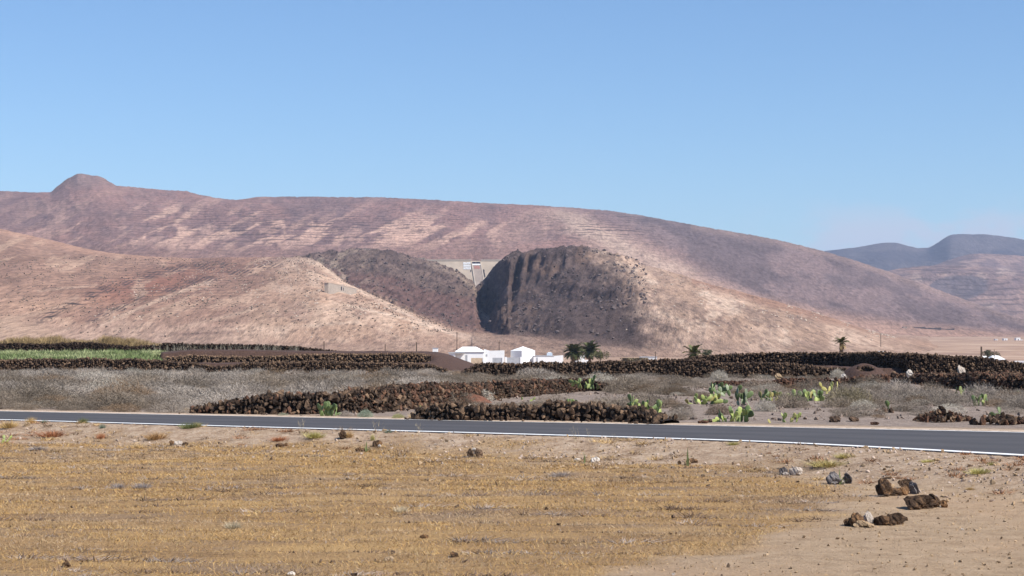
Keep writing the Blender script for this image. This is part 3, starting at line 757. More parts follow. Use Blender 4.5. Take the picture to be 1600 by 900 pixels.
hill_litter('pale_hill_stones', 2200, 133, simple('hill_stone', (.50, .40, .32), .3, .4), .6, 2.0, lambda U, P, w: ((w == 5) | ((w == 4) & (U > 960))) * patch(U, P, 134), .7)
hill_litter('cliff_boulders', 3600, 135, simple('cliff_boulder', (.115, .088, .082), .5, .3), .9, 3.6, lambda U, P, w: ((w == 3) | ((w == 4) & (U < 1010))) * (.3 + .7 * patch(U, P, 136)), .8)

# ------------------------------------------------------------------ dam across the gorge
def prism(pts_front, pts_back):
    """closed solid between two matching outlines"""
    bm = bmesh.new(); n = len(pts_front)
    a = [bm.verts.new(p) for p in pts_front]; b = [bm.verts.new(p) for p in pts_back]
    bm.faces.new(a); bm.faces.new(b[::-1])
    for i in range(n): bm.faces.new((a[i], b[i], b[(i + 1) % n], a[(i + 1) % n]))
    bmesh.ops.recalc_face_normals(bm, faces=bm.faces[:])
    return bm
def box_bm(x0, x1, y0, y1, z0, z1, bm=None):
    bm = bm or bmesh.new()
    v = [bm.verts.new((x, y, z)) for z in (z0, z1) for y in (y0, y1) for x in (x0, x1)]
    for f in ((0, 2, 3, 1), (4, 5, 7, 6), (0, 1, 5, 4), (2, 6, 7, 3), (0, 4, 6, 2), (1, 3, 7, 5)): bm.faces.new([v[i] for i in f])
    return bm
DY = 1860.0
d0 = Vector((xpx(740, DY), DY, 0))
dam = thing('dam', 'pale concrete dam closing the dark rocky gorge, spillway chute at its middle', 'dam', d0)
def dp(px, py, off=0.0):  # dam point in the dam's own frame; the face leans back
    return (xpx(px, DY) - d0.x, off - (zpy(407, DY) - zpy(py, DY)) * -.45 * -1, zpy(py, DY))
fr = [dp(640, 407.5), dp(835, 407.5), dp(835, 470), dp(640, 470)]
bk = [(p[0], 6.0, p[2]) for p in fr]
obj('dam_wall', bm_mesh('dam_wall', prism(fr, bk), M_CONCRETE), dam)
top = zpy(407.5, DY)
obj('parapet', bm_mesh('parapet', box_bm(fr[0][0], dp(736.6, 400)[0], -.6, 2.2, top + .02, top + 1.3), M_CONCRETE_PALE), dam)
obj('parapet', bm_mesh('parapet', box_bm(dp(751.5, 400)[0], fr[1][0], -.6, 2.2, top + .02, top + 1.3), M_CONCRETE_PALE), dam)
def slab_on_face(q, t0, t1):
    return prism([dp(x, y, -t1) for x, y in q], [dp(x, y, t0 * -1 + 1.2) for x, y in q])
chute = obj('spillway_chute', bm_mesh('spillway_chute', slab_on_face([(737, 411), (750.5, 411), (758, 452), (743.5, 452)], 0, .5), M_CHUTE), dam)
for q in ([(736.2, 410), (737.6, 410), (745.2, 452), (743.4, 452)], [(750.4, 410), (751.8, 410), (760.0, 452), (757.8, 452)]):
    obj('chute_wall', bm_mesh('chute_wall', slab_on_face(q, 0, .9), M_CONCRETE_PALE), dam)
for a, b in ((737.6, 743.2), (744.0, 750.2)):
    obj('spillway_opening', bm_mesh('spillway_opening', slab_on_face([(a, 409.3), (b, 409.3), (b + .3, 411.8), (a + .3, 411.8)], 0, .8), M_DARK), dam)
obj('white_sill', bm_mesh('white_sill', slab_on_face([(737.4, 412.2), (750.6, 412.2), (751.0, 414.2), (737.8, 414.2)], 0, .7), M_PAINTWHITE), dam)
obj('faded_red_painting', bm_mesh('faded_red_painting', slab_on_face([(740.3, 415.3), (749, 415.3), (750.2, 419.5), (748, 420.8), (746, 419.8), (741.5, 420.6)], 0, .64), M_PAINTRED), dam)
r_ = np.random.default_rng(3)
for row, (y0, y1) in enumerate(((409.8, 413.2), (413.8, 417.2), (417.8, 421.2))):      # white painted letters, worn
    for i in range(4):
        x = 724.2 + i * 2.9 + row * .25
        bm = bmesh.new()
        strokes = [((x, y0), (x + .2, y1)), ((x + 1.7, y0), (x + 1.8, y1)), ((x, (y0 + y1) / 2), (x + 1.8, y0 + (y1 - y0) * r_.uniform(.2, .8)))]
        if r_.random() < .5: strokes.append(((x, y0 + .3), (x + 1.8, y0 + .4)))
        for (ax, ay), (bx_, by) in strokes:
            w = .42
            h = abs(by - ay) > abs(bx_ - ax)
            q = [(ax - w, ay), (ax + w, ay), (bx_ + w, by), (bx_ - w, by)] if h else [(ax, ay - w), (bx_, by - w), (bx_, by + w), (ax, ay + w)]
            p = prism([dp(u, v, -.3 - .01 * len(bm.verts)) for u, v in q], [dp(u, v, .4) for u, v in q])
            me_ = bpy.data.meshes.new('tmp'); p.to_mesh(me_); p.free(); bm.from_mesh(me_); bpy.data.meshes.remove(me_)
        obj('painted_letter', bm_mesh('painted_letter', bm, M_PAINTWHITE), dam)
for px, py in ((715.3, 423.5), (735.8, 423.5), (756.5, 423.3)):
    obj('drain_opening', bm_mesh('drain_opening', slab_on_face([(px - .6, py - 1.3), (px + .6, py - 1.3), (px + .6, py + 1.3), (px - .6, py + 1.3)], 0, .35), M_DARK), dam)
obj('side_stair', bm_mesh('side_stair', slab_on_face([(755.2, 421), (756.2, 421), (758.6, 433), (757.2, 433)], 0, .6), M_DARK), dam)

# ------------------------------------------------------------------ small buildings on the hills
def solid_house(name, label, cat, px0, px1, py0, py1, D, depth, wallmat, group=None, roof=0.0, openings=(), zfoot=None, flat_mat=None, foot=-1.5):
    x0, x1 = xpx(px0, D), xpx(px1, D); z1 = zpy(py0, D); z0 = zpy(py1, D) if zfoot is None else zfoot
    c = Vector(((x0 + x1) / 2, D, z0)); h = z1 - z0; w = (x1 - x0) / 2
    t = thing(name, label, cat, c, 0, group)
    hw = h - roof
    obj('wall', bm_mesh('wall', box_bm(-w, w, 0, depth, foot, hw), wallmat), t)
    e = .12
    if roof > 0:
        bm = bmesh.new()
        a = [bm.verts.new(p) for p in ((-w - e, -e, hw + .003), (w + e, -e, hw + .003), (w + e, depth + e, hw + .003), (-w - e, depth + e, hw + .003))]
        r0, r1 = bm.verts.new((-w * .45, depth / 2, h)), bm.verts.new((w * .45, depth / 2, h))
        bm.faces.new(a[::-1]); bm.faces.new((a[0], a[1], r1, r0)); bm.faces.new((a[2], a[3], r0, r1)); bm.faces.new((a[1], a[2], r1)); bm.faces.new((a[3], a[0], r0))
        obj('roof', bm_mesh('roof', bm, flat_mat or wallmat), t)
    else:
        obj('parapet', bm_mesh('parapet', box_bm(-w - .1, w + .1, -.1, depth + .1, hw + .003, hw + .2), flat_mat or wallmat), t)
    for kind, a, b, c0, d in openings:
        bm = box_bm(-w + 2 * w * a, -w + 2 * w * b, -.06, .1, h * c0, h * d)
        obj(kind, bm_mesh(kind, bm, M_DARK), t)
    return t
pa, pb = hill_hit(513, 459.5), hill_hit(557, 459.5)
bt = solid_house('roofless_barn', 'long roofless stone barn with a doorway gap on the pale hillside', 'ruin', 800 - 22, 800 + 22, 452, 459.5, (pa.y + pb.y) / 2, 2.5, M_RUIN, None, 0, (('doorway', .42, .455, 0, .8), ('doorway', .50, .52, 0, .7)), None, None, -7)
bt.location = ((pa.x + pb.x) / 2, (pa.y + pb.y) / 2, max(pa.z, pb.z) + .2)
bt.rotation_euler = (0, 0, math.atan2(pb.y - pa.y, pb.x - pa.x))
bt.scale = ((pb - pa).length / (44 / F * (pa.y + pb.y) / 2), 1, 1)
solid_house('hilltop_building', 'low stone building with a row of dark openings on the hilltop skyline', 'building', 545, 578, 388.5, 393.5, 1795, 8, M_RUIN, None, 0,
            tuple(('window', .42 + k * .095, .47 + k * .095, .35, .8) for k in range(6)), None, M_RUIN_DARK)
solid_house('dam_keepers_hut', 'little flat-roofed hut beside the left end of the dam', 'hut', 654, 664, 403, 408, 1752, 5, M_RUIN, None, 0, (('doorway', .6, .85, 0, .75),))
g = 'far village houses'
zf = float(gz(550, 2200))
for (a, b, c, d, lab) in ((1555, 1558.5, 530.2, 532.5, 'tiny white hut, leftmost of the far village on the plain'), (1568.5, 1574, 529, 532.5, 'small flat white house, second from the left in the far village'),
                          (1587.5, 1594, 527.8, 533.2, 'tallest white house of the far village on the plain'), (1595.5, 1598.5, 531, 534.5, 'narrow white house at the right end of the far village')):
    solid_house('village_house', lab, 'house', a, b, c, d, 1640, 6, M_WHITEWASH, g, 0, (('door', .4, .6, 0, .6),), float(gz(xpx(a, 1640), 1640)) - .3)
for i, (a, b, c, d) in enumerate(((1412, 1418, 511.3, 513), (1430, 1446, 511.8, 513.6), (1446, 1470, 513, 515.6), (1470, 1490, 514.8, 516.4))):
    t = thing('ruined_wall', ('short grey ruin with a pale front, leftmost on the far slope', 'long low dark ruin beside the pale-fronted one on the far slope', 'broad dark walled ruin in the middle of the far slope group', 'low dark wall trailing right from the broad ruin')[i], 'ruin', HIT['main_mountain']((a + b) / 2, d), 0, 'dark ruins on the far slope')
    w = xpx(b, 2450) - xpx(a, 2450); h = zpy(c, 2450) - zpy(d, 2450)
    obj('wall', bm_mesh('wall', box_bm(-w / 2, w / 2, 0, .8, -1.5, h), M_RUIN if i == 0 else M_RUIN_DARK), t)
    obj('side_wall', bm_mesh('side_wall', box_bm(w / 2 - .8, w / 2 - .003, .8, 14, -1, h * .8 + .8), M_RUIN_DARK), t)
    obj('side_wall', bm_mesh('side_wall', box_bm(-w / 2 + .003, -w / 2 + .8, .8, 14, -1, h * .7 + .8), M_RUIN_DARK), t)

# ------------------------------------------------------------------ white farm behind the walls
HD = 500.0
def hx(px, D=HD): return xpx(px, D)
def hz(py, D=HD): return zpy(py, D)
base_z = float(gz(0, HD)) - .3
def rel(t, *pts): return [tuple(Vector(p) - t.location) for p in pts]
farm = thing('white_farmhouse', 'wide white farmhouse with a hipped roof and low side wings', 'house', (hx(745), HD, base_z))
def part_prism(name, prof, y0, y1, mat, parent):
    """outline in (px, py) at the front, given real depth"""
    o = parent.location
    a = [(hx(x) - o.x, y0 - o.y, hz(y) - o.z) for x, y in prof]
    b = [(p[0], y1 - o.y, p[2]) for p in a]
    return obj(name, bm_mesh(name, prism(a, b), mat), parent)
part_prism('main_wall', [(712, 580), (712, 549.5), (756, 549.5), (756, 580)], HD, HD + 9, M_WHITEWASH, farm)
bm = bmesh.new()
o = farm.location
ea = [(hx(710.5) - o.x, -.3, hz(549.4) - o.z), (hx(757.5) - o.x, -.3, hz(549.4) - o.z), (hx(757.5) - o.x, 9.3, hz(549.4) - o.z), (hx(710.5) - o.x, 9.3, hz(549.4) - o.z)]
ev = [bm.verts.new(q) for q in ea]; r0 = bm.verts.new((hx(722) - o.x, 4.5, hz(541.8) - o.z)); r1 = bm.verts.new((hx(743.5) - o.x, 4.5, hz(541.8) - o.z))
for f in ((ev[3], ev[2], ev[1], ev[0]), (ev[0], ev[1], r1, r0), (ev[2], ev[3], r0, r1), (ev[1], ev[2], r1), (ev[3], ev[0], r0)): bm.faces.new(f)
obj('roof', bm_mesh('roof', bm, M_WHITEWASH), farm)
part_prism('left_wing', [(702, 580), (702, 552), (711.9, 552), (711.9, 580)], HD - 3, HD + 3, M_WHITEWASH, farm)
part_prism('wing_roof', [(700.8, 551.9), (701.5, 550.4), (726, 550.1), (726, 551.9)], HD - 3.3, HD - .05, M_GREYWALL, farm)
part_prism('right_wing', [(756.05, 580), (756.05, 545.8), (765, 548.2), (788, 547.6), (788, 580)], HD + .5, HD + 7.5, M_WHITEWASH, farm)
part_prism('window', [(759, 557), (759, 553.5), (761.5, 553.5), (761.5, 557)], HD + .44, HD + .6, M_GREYWALL, farm)
part_prism('door', [(727.5, 570), (727.5, 554.5), (730.5, 554.5), (730.5, 570)], HD - .06, HD + .1, M_GREYWALL, farm)
yard = HD - 9
def yard_wall(name, label, cat, a, b, c, d, D, th, mat, posts=True):
    t = thing(name, label, cat, (xpx((a + b) / 2, D), D, base_z))
    w = (xpx(b, D) - xpx(a, D)) / 2; h = zpy(c, D) - base_z
    obj('panel', bm_mesh('panel', box_bm(-w, w, 0, th, -.5, h), mat), t)
    if posts:
        for s in (-1, 1): obj('post', bm_mesh('post', box_bm(s * w - .25, s * w + .25, -.1, th + .1, -.5, h + .15), M_WHITEWASH), t)
    return t
yard_wall('block_wall', 'bare tan block wall in front of the white farmhouse', 'wall', 734.5, 755.5, 559.3, 568, yard, .3, M_TANWALL)
yard_wall('yard_wall', 'grey rendered yard wall in front of the right wing of the farmhouse', 'wall', 768, 786, 559.0, 568, yard, .3, M_GREYWALL)
yard_wall('yard_wall', 'grey rendered yard wall joining the farmhouse to the tall gabled house', 'wall', 790.5, 814, 558.6, 568, yard + 1, .3, M_GREYWALL)
# tall house seen on its corner
tall = thing('gabled_house', 'tall white house with a pointed roof right of the wide farmhouse', 'house', (hx(817), HD + 2, base_z), math.radians(40))
ww = 2.35; hh = hz(548) - base_z; ap = hz(541.2) - base_z
obj('wall', bm_mesh('wall', box_bm(-ww, ww, -ww, ww, -.5, hh), M_WHITEWASH), tall)
bm = bmesh.new(); ev = [bm.verts.new((a * (ww + .08), b * (ww + .08), hh + .003)) for a, b in ((-1, -1), (1, -1), (1, 1), (-1, 1))]; r0 = bm.verts.new((0, -.0, ap))
bm.faces.new(ev[::-1])
for i in range(4): bm.faces.new((ev[i], ev[(i + 1) % 4], r0))
obj('roof', bm_mesh('roof', bm, M_WHITEWASH), tall)
obj('window', bm_mesh('window', box_bm(.5, 1.1, -ww - .03, -ww + .1, 1.4, 2.2), M_GREYWALL), tall)
low = thing('low_white_house', 'long low flat-roofed white building right of the tall gabled house', 'house', (hx(857), HD, base_z))
part_prism('wall', [(833.5, 580), (833.5, 556.5), (866, 556.5), (880, 555.4), (880, 580)], HD, HD + 7, M_WHITEWASH, low)
part_prism('roof_edge', [(833, 556.4), (833, 555.6), (866, 555.6), (866, 556.4)], HD - .1, HD + 7.1, M_GREYWALL, low)
part_prism('door', [(838, 572), (838, 558.5), (840.5, 558.5), (840.5, 572)], HD - .05, HD + .1, M_GREYWALL, low)
tk = thing('water_tank', 'pale blue-grey water tank on the roof of the low white building', 'tank', (hx(859), HD + 3, hz(555.5)))
obj('body', bm_mesh('body', box_bm(-.75, .75, -.6, .6, 0, .75), simple('tank_paint', (.55, .60, .66), .1, 3)), tk)
obj('lid', bm_mesh('lid', box_bm(-.4, .4, -.3, .3, .753, .9), M_WHITEWASH), tk)
ch = thing('chimney_house', 'low white outhouse with two white chimneys under the palms', 'outhouse', (hx(911), HD, base_z))
part_prism('wall', [(899, 580), (899, 562.3), (923, 562.8), (923, 580)], HD, HD + 4, M_WHITEWASH, ch)
for a, b in ((906, 908.8), (910, 913.5)): part_prism('chimney', [(a, 562.2), (a, 555.5), (b, 555.5), (b, 562.2)], HD + .3, HD + 1.0, M_WHITEWASH, ch)
solid_house('long_white_wall', 'long low white building behind the dark wall right of the palms', 'building', 1001, 1026, 558.5, 568, 480, 5, M_WHITEWASH, None, 0, (('window', .42, .5, .55, .8), ('door', .63, .72, 0, .8)), base_z, M_GREYWALL)
solid_house('white_shed', 'small white shed with a sloping roof behind the pole at the right', 'shed', 1534, 1547, 556.3, 570, 420, 4, M_WHITEWASH, None, .7, (('door', .3, .5, 0, .8),), base_z)
solid_house('white_cottage', 'white cottage with a broad hipped roof at the right end of the dark wall', 'cottage', 1549, 1570, 555.6, 572, 430, 6, M_WHITEWASH, None, .9, (('door', .4, .55, 0, .7),), base_z)
solid_house('white_garden_wall', 'low white wall at the right edge beyond the end of the stone wall', 'wall', 1586, 1640, 565.2, 575, 400, .4, M_WHITEWASH, None, 0, (), base_z)
solid_house('white_hut', 'tiny white hut just above the dark wall, right of the lone palm', 'hut', 1374, 1380, 549.6, 560, 600, 3, M_WHITEWASH, None, 0, (('door', .3, .6, 0, .8),), -4.0)
solid_house('white_hut', 'tiny white hut above the dark mound left of the farmhouse', 'hut', 676, 684, 544.5, 556, 560, 3, M_WHITEWASH, None, 0, (('door', .3, .6, 0, .8),), -4.0, M_GREYWALL)

# poles
def pole(px, ytop, D, r, label, arm=False, lean=0.0):
    z0 = float(gz(xpx(px, D), D)); h = zpy(ytop, D) - z0
    t = thing('utility_pole', label, 'pole', (xpx(px, D), D, z0), 0, 'poles behind the stone walls')
    bm = bmesh.new(); bmesh.ops.create_cone(bm, cap_ends=True, segments=8, radius1=r * 1.25, radius2=r * .8, depth=h + .6, matrix=Matrix.Translation((0, 0, h / 2 - .3)))
    obj('shaft', bm_mesh('shaft', bm, M_WOOD), t)
    if arm: obj('crossarm', bm_mesh('crossarm', box_bm(-.5, .5, r * .9, r * .9 + .1, h - .45, h - .33), M_WOOD), t)
for a in ((506.5, 533, 300, .09, 'thin dark pole above the left end of the black wall'), (602, 538, 300, .08, 'short thin pole nearer the middle of the black wall, left of another'),
          (651, 535, 260, .09, 'straight dark pole just left of the brown mound'), (714, 518.5, 620, .14, 'tall pole with a crossarm rising behind the left end of the farmhouse', True),
          (780, 534, 560, .12, 'pole rising above the right wing of the farmhouse', True), (1024, 549.5, 430, .10, 'pole in front of the long low white building'),
          (1376, 521, 900, .16, 'faint far pole on the plain right of the lone palm', True), (1533, 541.5, 180, .10, 'thick dark pole at the right, beside the white shed'),
          (1553, 546, 420, .08, 'thin pole over the white cottage')):
    pole(*a)

# ------------------------------------------------------------------ earth banks behind the walls
def bank(name, px, D, zf, mat, seed):
    Ub, Db = np.meshgrid(px, D)
    Zb = zf(Ub, Db) + .10 * (fbm(Ub * .05, Db * .5, 3, seed) - .5)
    V = np.stack([(Ub - 800) / F * Db, Db, Zb], -1).reshape(-1, 3)
    return tag(obj(name, mesh_np(name, V, grid_faces(len(px), len(D)), mat, True)), kind='structure')
def left_bank(U, D):
    crest = np.interp(U, [-140, 215, 262, 300, 380, 450, 560, 660, 684, 705, 735, 765], [1.22, 1.22, 1.28, 1.42, 1.44, 1.36, 1.28, 1.27, 1.22, .95, .35, -.25])
    lowt = .66
    step = np.where(U > 250, sstep(118.2, 119.0, D), sstep(113, 150, D))
    wall_z = lowt + (crest - lowt) * step
    mound = crest * sstep(110.5, 121, D)
    m = sstep(664, 684, U)
    z = wall_z * (1 - m) + mound * m
    z = np.where(D < 111.6, np.where(U < 690, .2, z), z)
    return np.where(D > 152, z - (D - 152) * .22, z)
bank('earth_bank', np.arange(-140, 770, 3.0), np.concatenate([[110.6, 111.5], np.linspace(111.8, 122, 40), np.linspace(123, 152, 20), np.linspace(154, 168, 6)]), left_bank, M_PICON, 201)
def right_bank(U, D):
    lowt = np.interp(U, [1500, 1580], [.5, .2])
    up = np.interp(U, [1040, 1090, 1160, 1470, 1520, 1550, 1580, 1760], [.3, .9, 1.1, 1.05, .8, .5, .25, .15])
    z = lowt + (up - lowt) * sstep(116.2, 117, D)
    z = np.where(D < 101.6, .1, z) * sstep(1035, 1080, U) - .3 * sstep(1080, 1035, U)
    return np.where(D > 124, z - (D - 124) * .2, z)
bank('earth_bank', np.arange(1030, 1780, 3.0), np.concatenate([[100.8, 101.5], np.linspace(101.8, 118, 40), np.linspace(119, 138, 10)]), right_bank, M_PICON, 203)

# ------------------------------------------------------------------ dry stone walls
def hull_stone(seed, n=15, flat=.75):
    r = np.random.default_rng(seed)
    pts = r.normal(size=(n, 3)); pts /= np.linalg.norm(pts, axis=1)[:, None]
    pts *= r.uniform(.75, 1.12, (n, 1)); pts *= np.array([1.05, .9, flat])
    bm = bmesh.new()
    for q in pts: bm.verts.new(q * .5)
    bmesh.ops.convex_hull(bm, input=bm.verts[:])
    for v in [v for v in bm.verts if not v.link_faces]: bm.verts.remove(v)
    return bm_arrays(bm)
STONES = [hull_stone(300 + i, 11 + i % 4) for i in range(9)]
STONE_ME = {}
def stone_mesh(k, mat):
    if (k, mat.name) not in STONE_ME: STONE_ME[k, mat.name] = mesh_np('stone', STONES[k][0], STONES[k][1], mat)
    return STONE_ME[k, mat.name]
def stone_wall(label, pts, size, n_parts, th, mat, seed, rough=.25, batter=.12, red=None, group='dry stone walls of black lava', gap=.86, name='dry_stone_wall', jit=.5):
    """pts: (px, base_py, top_py[, distance]); base on the ground unless a distance is given"""
    r = np.random.default_rng(seed)
    line = []
    for q in pts:
        if len(q) == 4: D = q[3]; b = at(q[0], q[1], D)
        else: b = ground_at(q[0], q[1])
        line.append((b.x, b.y, b.z, max(.08, zpy(q[2], b.y) - b.z)))
    L = np.array(line)
    s = np.concatenate([[0], np.cumsum(np.hypot(np.diff(L[:, 0]), np.diff(L[:, 1])))])
    n = max(4, int(s[-1] / .12)); ss = np.linspace(0, s[-1], n)
    Q = np.stack([np.interp(ss, s, L[:, k]) for k in range(4)], -1)
    Q[:, 3] *= 1 + rough * (fbm(ss * .55, ss * 0 + seed, 3, seed) - .5) * 2 * .8 + rough * .5 * (vn(ss * 2.6, ss * 0 + 3, seed + 1) - .5)
    tan = np.gradient(Q[:, :2], axis=0); tan /= np.linalg.norm(tan, axis=1)[:, None]
    nor = np.stack([-tan[:, 1], tan[:, 0]], -1); nor *= np.sign(nor[:, 1:2] + 1e-9)       # away from the camera
    org = Vector((float(Q[n // 2, 0]), float(Q[n // 2, 1]), float(Q[n // 2, 2])))
    t = thing(name, label, 'stone wall', org, 0, group)
    O = np.array(org)
    # core of packed rubble
    k = .35 * size
    def row(off, zf): return np.c_[Q[:, :2] + nor * (off + 0 * Q[:, 3])[:, None], Q[:, 2] + zf]
    H = Q[:, 3]
    core = np.stack([row(k, -.3 + 0 * H), row(k + batter * H, np.maximum(.04, H - .6 * size)), row(k + th * .5 + batter * H, np.maximum(.05, H - .45 * size)), row(th, np.maximum(.04, H - .65 * size)), row(th + .1, -.3 + 0 * H)]) - O
    obj('rubble_core', mesh_np('rubble_core', core.reshape(-1, 3), grid_faces(n, 5), M_CORE), t)
    P = []; SZ = []
    d = 0.0
    rowh = size * gap * .8
    maxr = int(np.ceil(H.max() / rowh)) + 1
    for j in range(maxr):
        x = r.uniform(0, size)
        while x < s[-1]:
            i = min(n - 1, int(x / s[-1] * (n - 1)))
            zz = (j + .45) * rowh + r.normal() * size * .13
            sz = size * np.clip(r.lognormal(0.03, .34), .5, 1.75)
            if zz < H[i] - size * .1:
                off = batter * zz + r.normal() * size * .12 + size * .1
                P.append((*(Q[i, :2] + nor[i] * off), Q[i, 2] + zz)); SZ.append(sz)
            x += sz * gap * r.uniform(.85, 1.15)
    # capping stones over the thickness, and stones on the back
    for off in np.arange(batter * H.mean() + size * .5, th, size * .85):
        x = r.uniform(0, size)
        while x < s[-1]:
            i = min(n - 1, int(x / s[-1] * (n - 1))); sz = size * np.clip(r.lognormal(0, .28), .55, 1.8)
            if H[i] > size * .5:
                P.append((*(Q[i, :2] + nor[i] * (off + r.normal() * size * .15)), Q[i, 2] + H[i] - size * .35 + r.normal() * size * .12)); SZ.append(sz)
            x += sz * gap * r.uniform(.9, 1.25)
    # fallen stones at the foot
    for _ in range(int(s[-1] / size * jit)):
        i = r.integers(n); off = -abs(r.normal()) * size * 1.3
        P.append((*(Q[i, :2] + nor[i] * off), Q[i, 2] + size * .12)); SZ.append(size * r.uniform(.35, .9))
    P = np.array(P); SZ = np.array(SZ)
    big = SZ / P[:, 1]
    # what the camera side shows first
    front = np.argsort(-big * np.where(np.arange(len(P)) >= 0, 1, 1))
    px_ = SZ / P[:, 1] * F
    pick = front[:n_parts] if n_parts else np.array([], int)
    rest = np.setdiff1d(np.arange(len(P)), pick)
    isred = np.zeros(len(P), bool)
    if red is not None:
        pp, _ = to_px(P[:, 0], P[:, 1], P[:, 2]); isred = r.random(len(P)) < np.interp(pp, *red)
    for i in pick:
        e = (r.uniform(0, 6.28), r.uniform(0, 6.28), r.uniform(0, 6.28)); q = SZ[i]
        obj('stone', stone_mesh(int(r.integers(9)), M_LAVA_RED if isred[i] else mat), t, P[i] - O, e, (q * r.uniform(.85, 1.35), q * r.uniform(.8, 1.1), q * r.uniform(.7, 1.1)))
    for m, mm in ((~isred, mat), (isred, M_LAVA_RED)):
        ids = rest[m[rest]]
        if not len(ids): continue
        V, T, _ = replicate(STONES, r.integers(0, 9, len(ids)), P[ids] - O, rots(len(ids), r), SZ[ids, None] * r.uniform(.75, 1.25, (len(ids), 3)))
        tag(obj('packed_stones', mesh_np('packed_stones', V, T, mm), t), kind='stuff')
    return t
stone_wall('low tumbled wall of large rough stones right along the far edge of the road', [(645, 655, 640), (668, 656, 633), (705, 656.5, 633), (760, 657, 635), (820, 657.5, 636), (880, 658.5, 635), (940, 659.5, 637), (990, 661, 643), (1030, 663, 653)], .155, 300, .6, M_LAVA, 11, .5, .2, jit=1.2, gap=.78)
stone_wall('long low wall of black and rust stones slanting away behind the road at left', [(298, 646, 633), (330, 646.5, 628), (362, 647, 625), (400, 647.5, 619), (480, 647.5, 614), (560, 645, 610.5), (640, 640, 605), (700, 633, 602), (760, 626, 600), (820, 620, 597), (870, 615, 593.5), (905, 612, 592), (952, 612, 600)], .15, 300, .8, M_LAVA, 12, .22, .35,
           ([300, 560, 640, 760, 830, 950], [.05, .12, .35, .5, .25, .2]), jit=.8, gap=.78)
stone_wall('long black retaining wall below the green crop at left, running to the brown mound', [(-90, 586, 562, 109.6), (0, 586, 561, 109.6), (120, 586, 560.5, 109.6), (220, 584, 562, 109.6), (300, 584, 566, 109.6), (335, 584, 572, 109.6), (350, 585, 572, 109.6), (380, 586, 566, 109.6), (480, 588, 564.5, 109.6), (600, 588, 566, 109.6), (670, 589, 569, 109.6), (700, 591, 578, 109.6), (722, 592, 588, 109.6)], .165, 0, .9, M_LAVA, 13, .12, .2)
stone_wall('upper black wall standing on the bank, ending at the brown mound', [(258, 566, 557.5, 118), (300, 568, 555, 118), (380, 568, 556, 118), (450, 568, 554.5, 118), (520, 567, 552.5, 118), (600, 567, 552, 118), (650, 567, 552, 118), (673, 567, 555, 118)], .165, 0, .6, M_LAVA, 14, .12, .1)
stone_wall('back wall of black stones behind the green crop, far left', [(-80, 551, 537, 150), (60, 551, 536, 150), (150, 551, 535.5, 150), (205, 551, 541, 150), (245, 551, 540, 150), (256, 551, 536.5, 150), (330, 551, 537, 150), (400, 551, 538.5, 150), (460, 551, 541, 150), (505, 552, 546, 150), (545, 554, 550, 150)], .165, 0, .5, M_LAVA, 15, .15, .1)
stone_wall('long black wall below the white houses and palms, middle of the scene', [(722, 590, 580, 99.6), (745, 590, 568, 99.6), (775, 591, 568, 99.6), (800, 590, 568.5, 99.6), (860, 588, 566.5, 99.6), (905, 588, 565.5, 99.6), (960, 589, 562.5, 99.6), (1060, 589, 562, 99.6), (1130, 588, 566, 99.6), (1230, 590, 569, 99.6), (1325, 591, 576, 99.6)], .165, 0, .9, M_LAVA, 16, .12, .2)
stone_wall('tall black wall along the skyline at right, under the lone palm', [(1062, 570, 561, 116), (1095, 570, 556, 116), (1130, 570, 553.5, 116), (1160, 570, 552, 116), (1255, 571, 550, 115), (1320, 573, 551, 113), (1370, 582, 551.5, 104), (1420, 584, 552, 101), (1485, 586, 554, 100.4), (1520, 587, 555.5, 100.4), (1542, 587, 559, 100.4), (1570, 588, 565, 100.4), (1600, 588, 568, 100.4), (1700, 590, 573, 100.4)], .165, 0, .8, M_LAVA, 17, .10, .1)
stone_wall('low rust-brown wall among the cacti at right', [(1112, 600, 596), (1150, 603, 596), (1180, 606, 597), (1230, 607, 593), (1300, 605, 592), (1350, 606, 590), (1395, 602, 588)], .165, 0, .7, M_LAVA_RED, 18, .25, .3)
stone_wall('broad low band of brown rubble below the tall wall at the right edge', [(1388, 598, 585), (1440, 601, 584), (1500, 609, 584), (1560, 613, 586), (1600, 615, 588), (1680, 620, 592)], .165, 0, 2.2, M_LAVA, 19, .2, .6, ([1380, 1700], [.45, .45]))

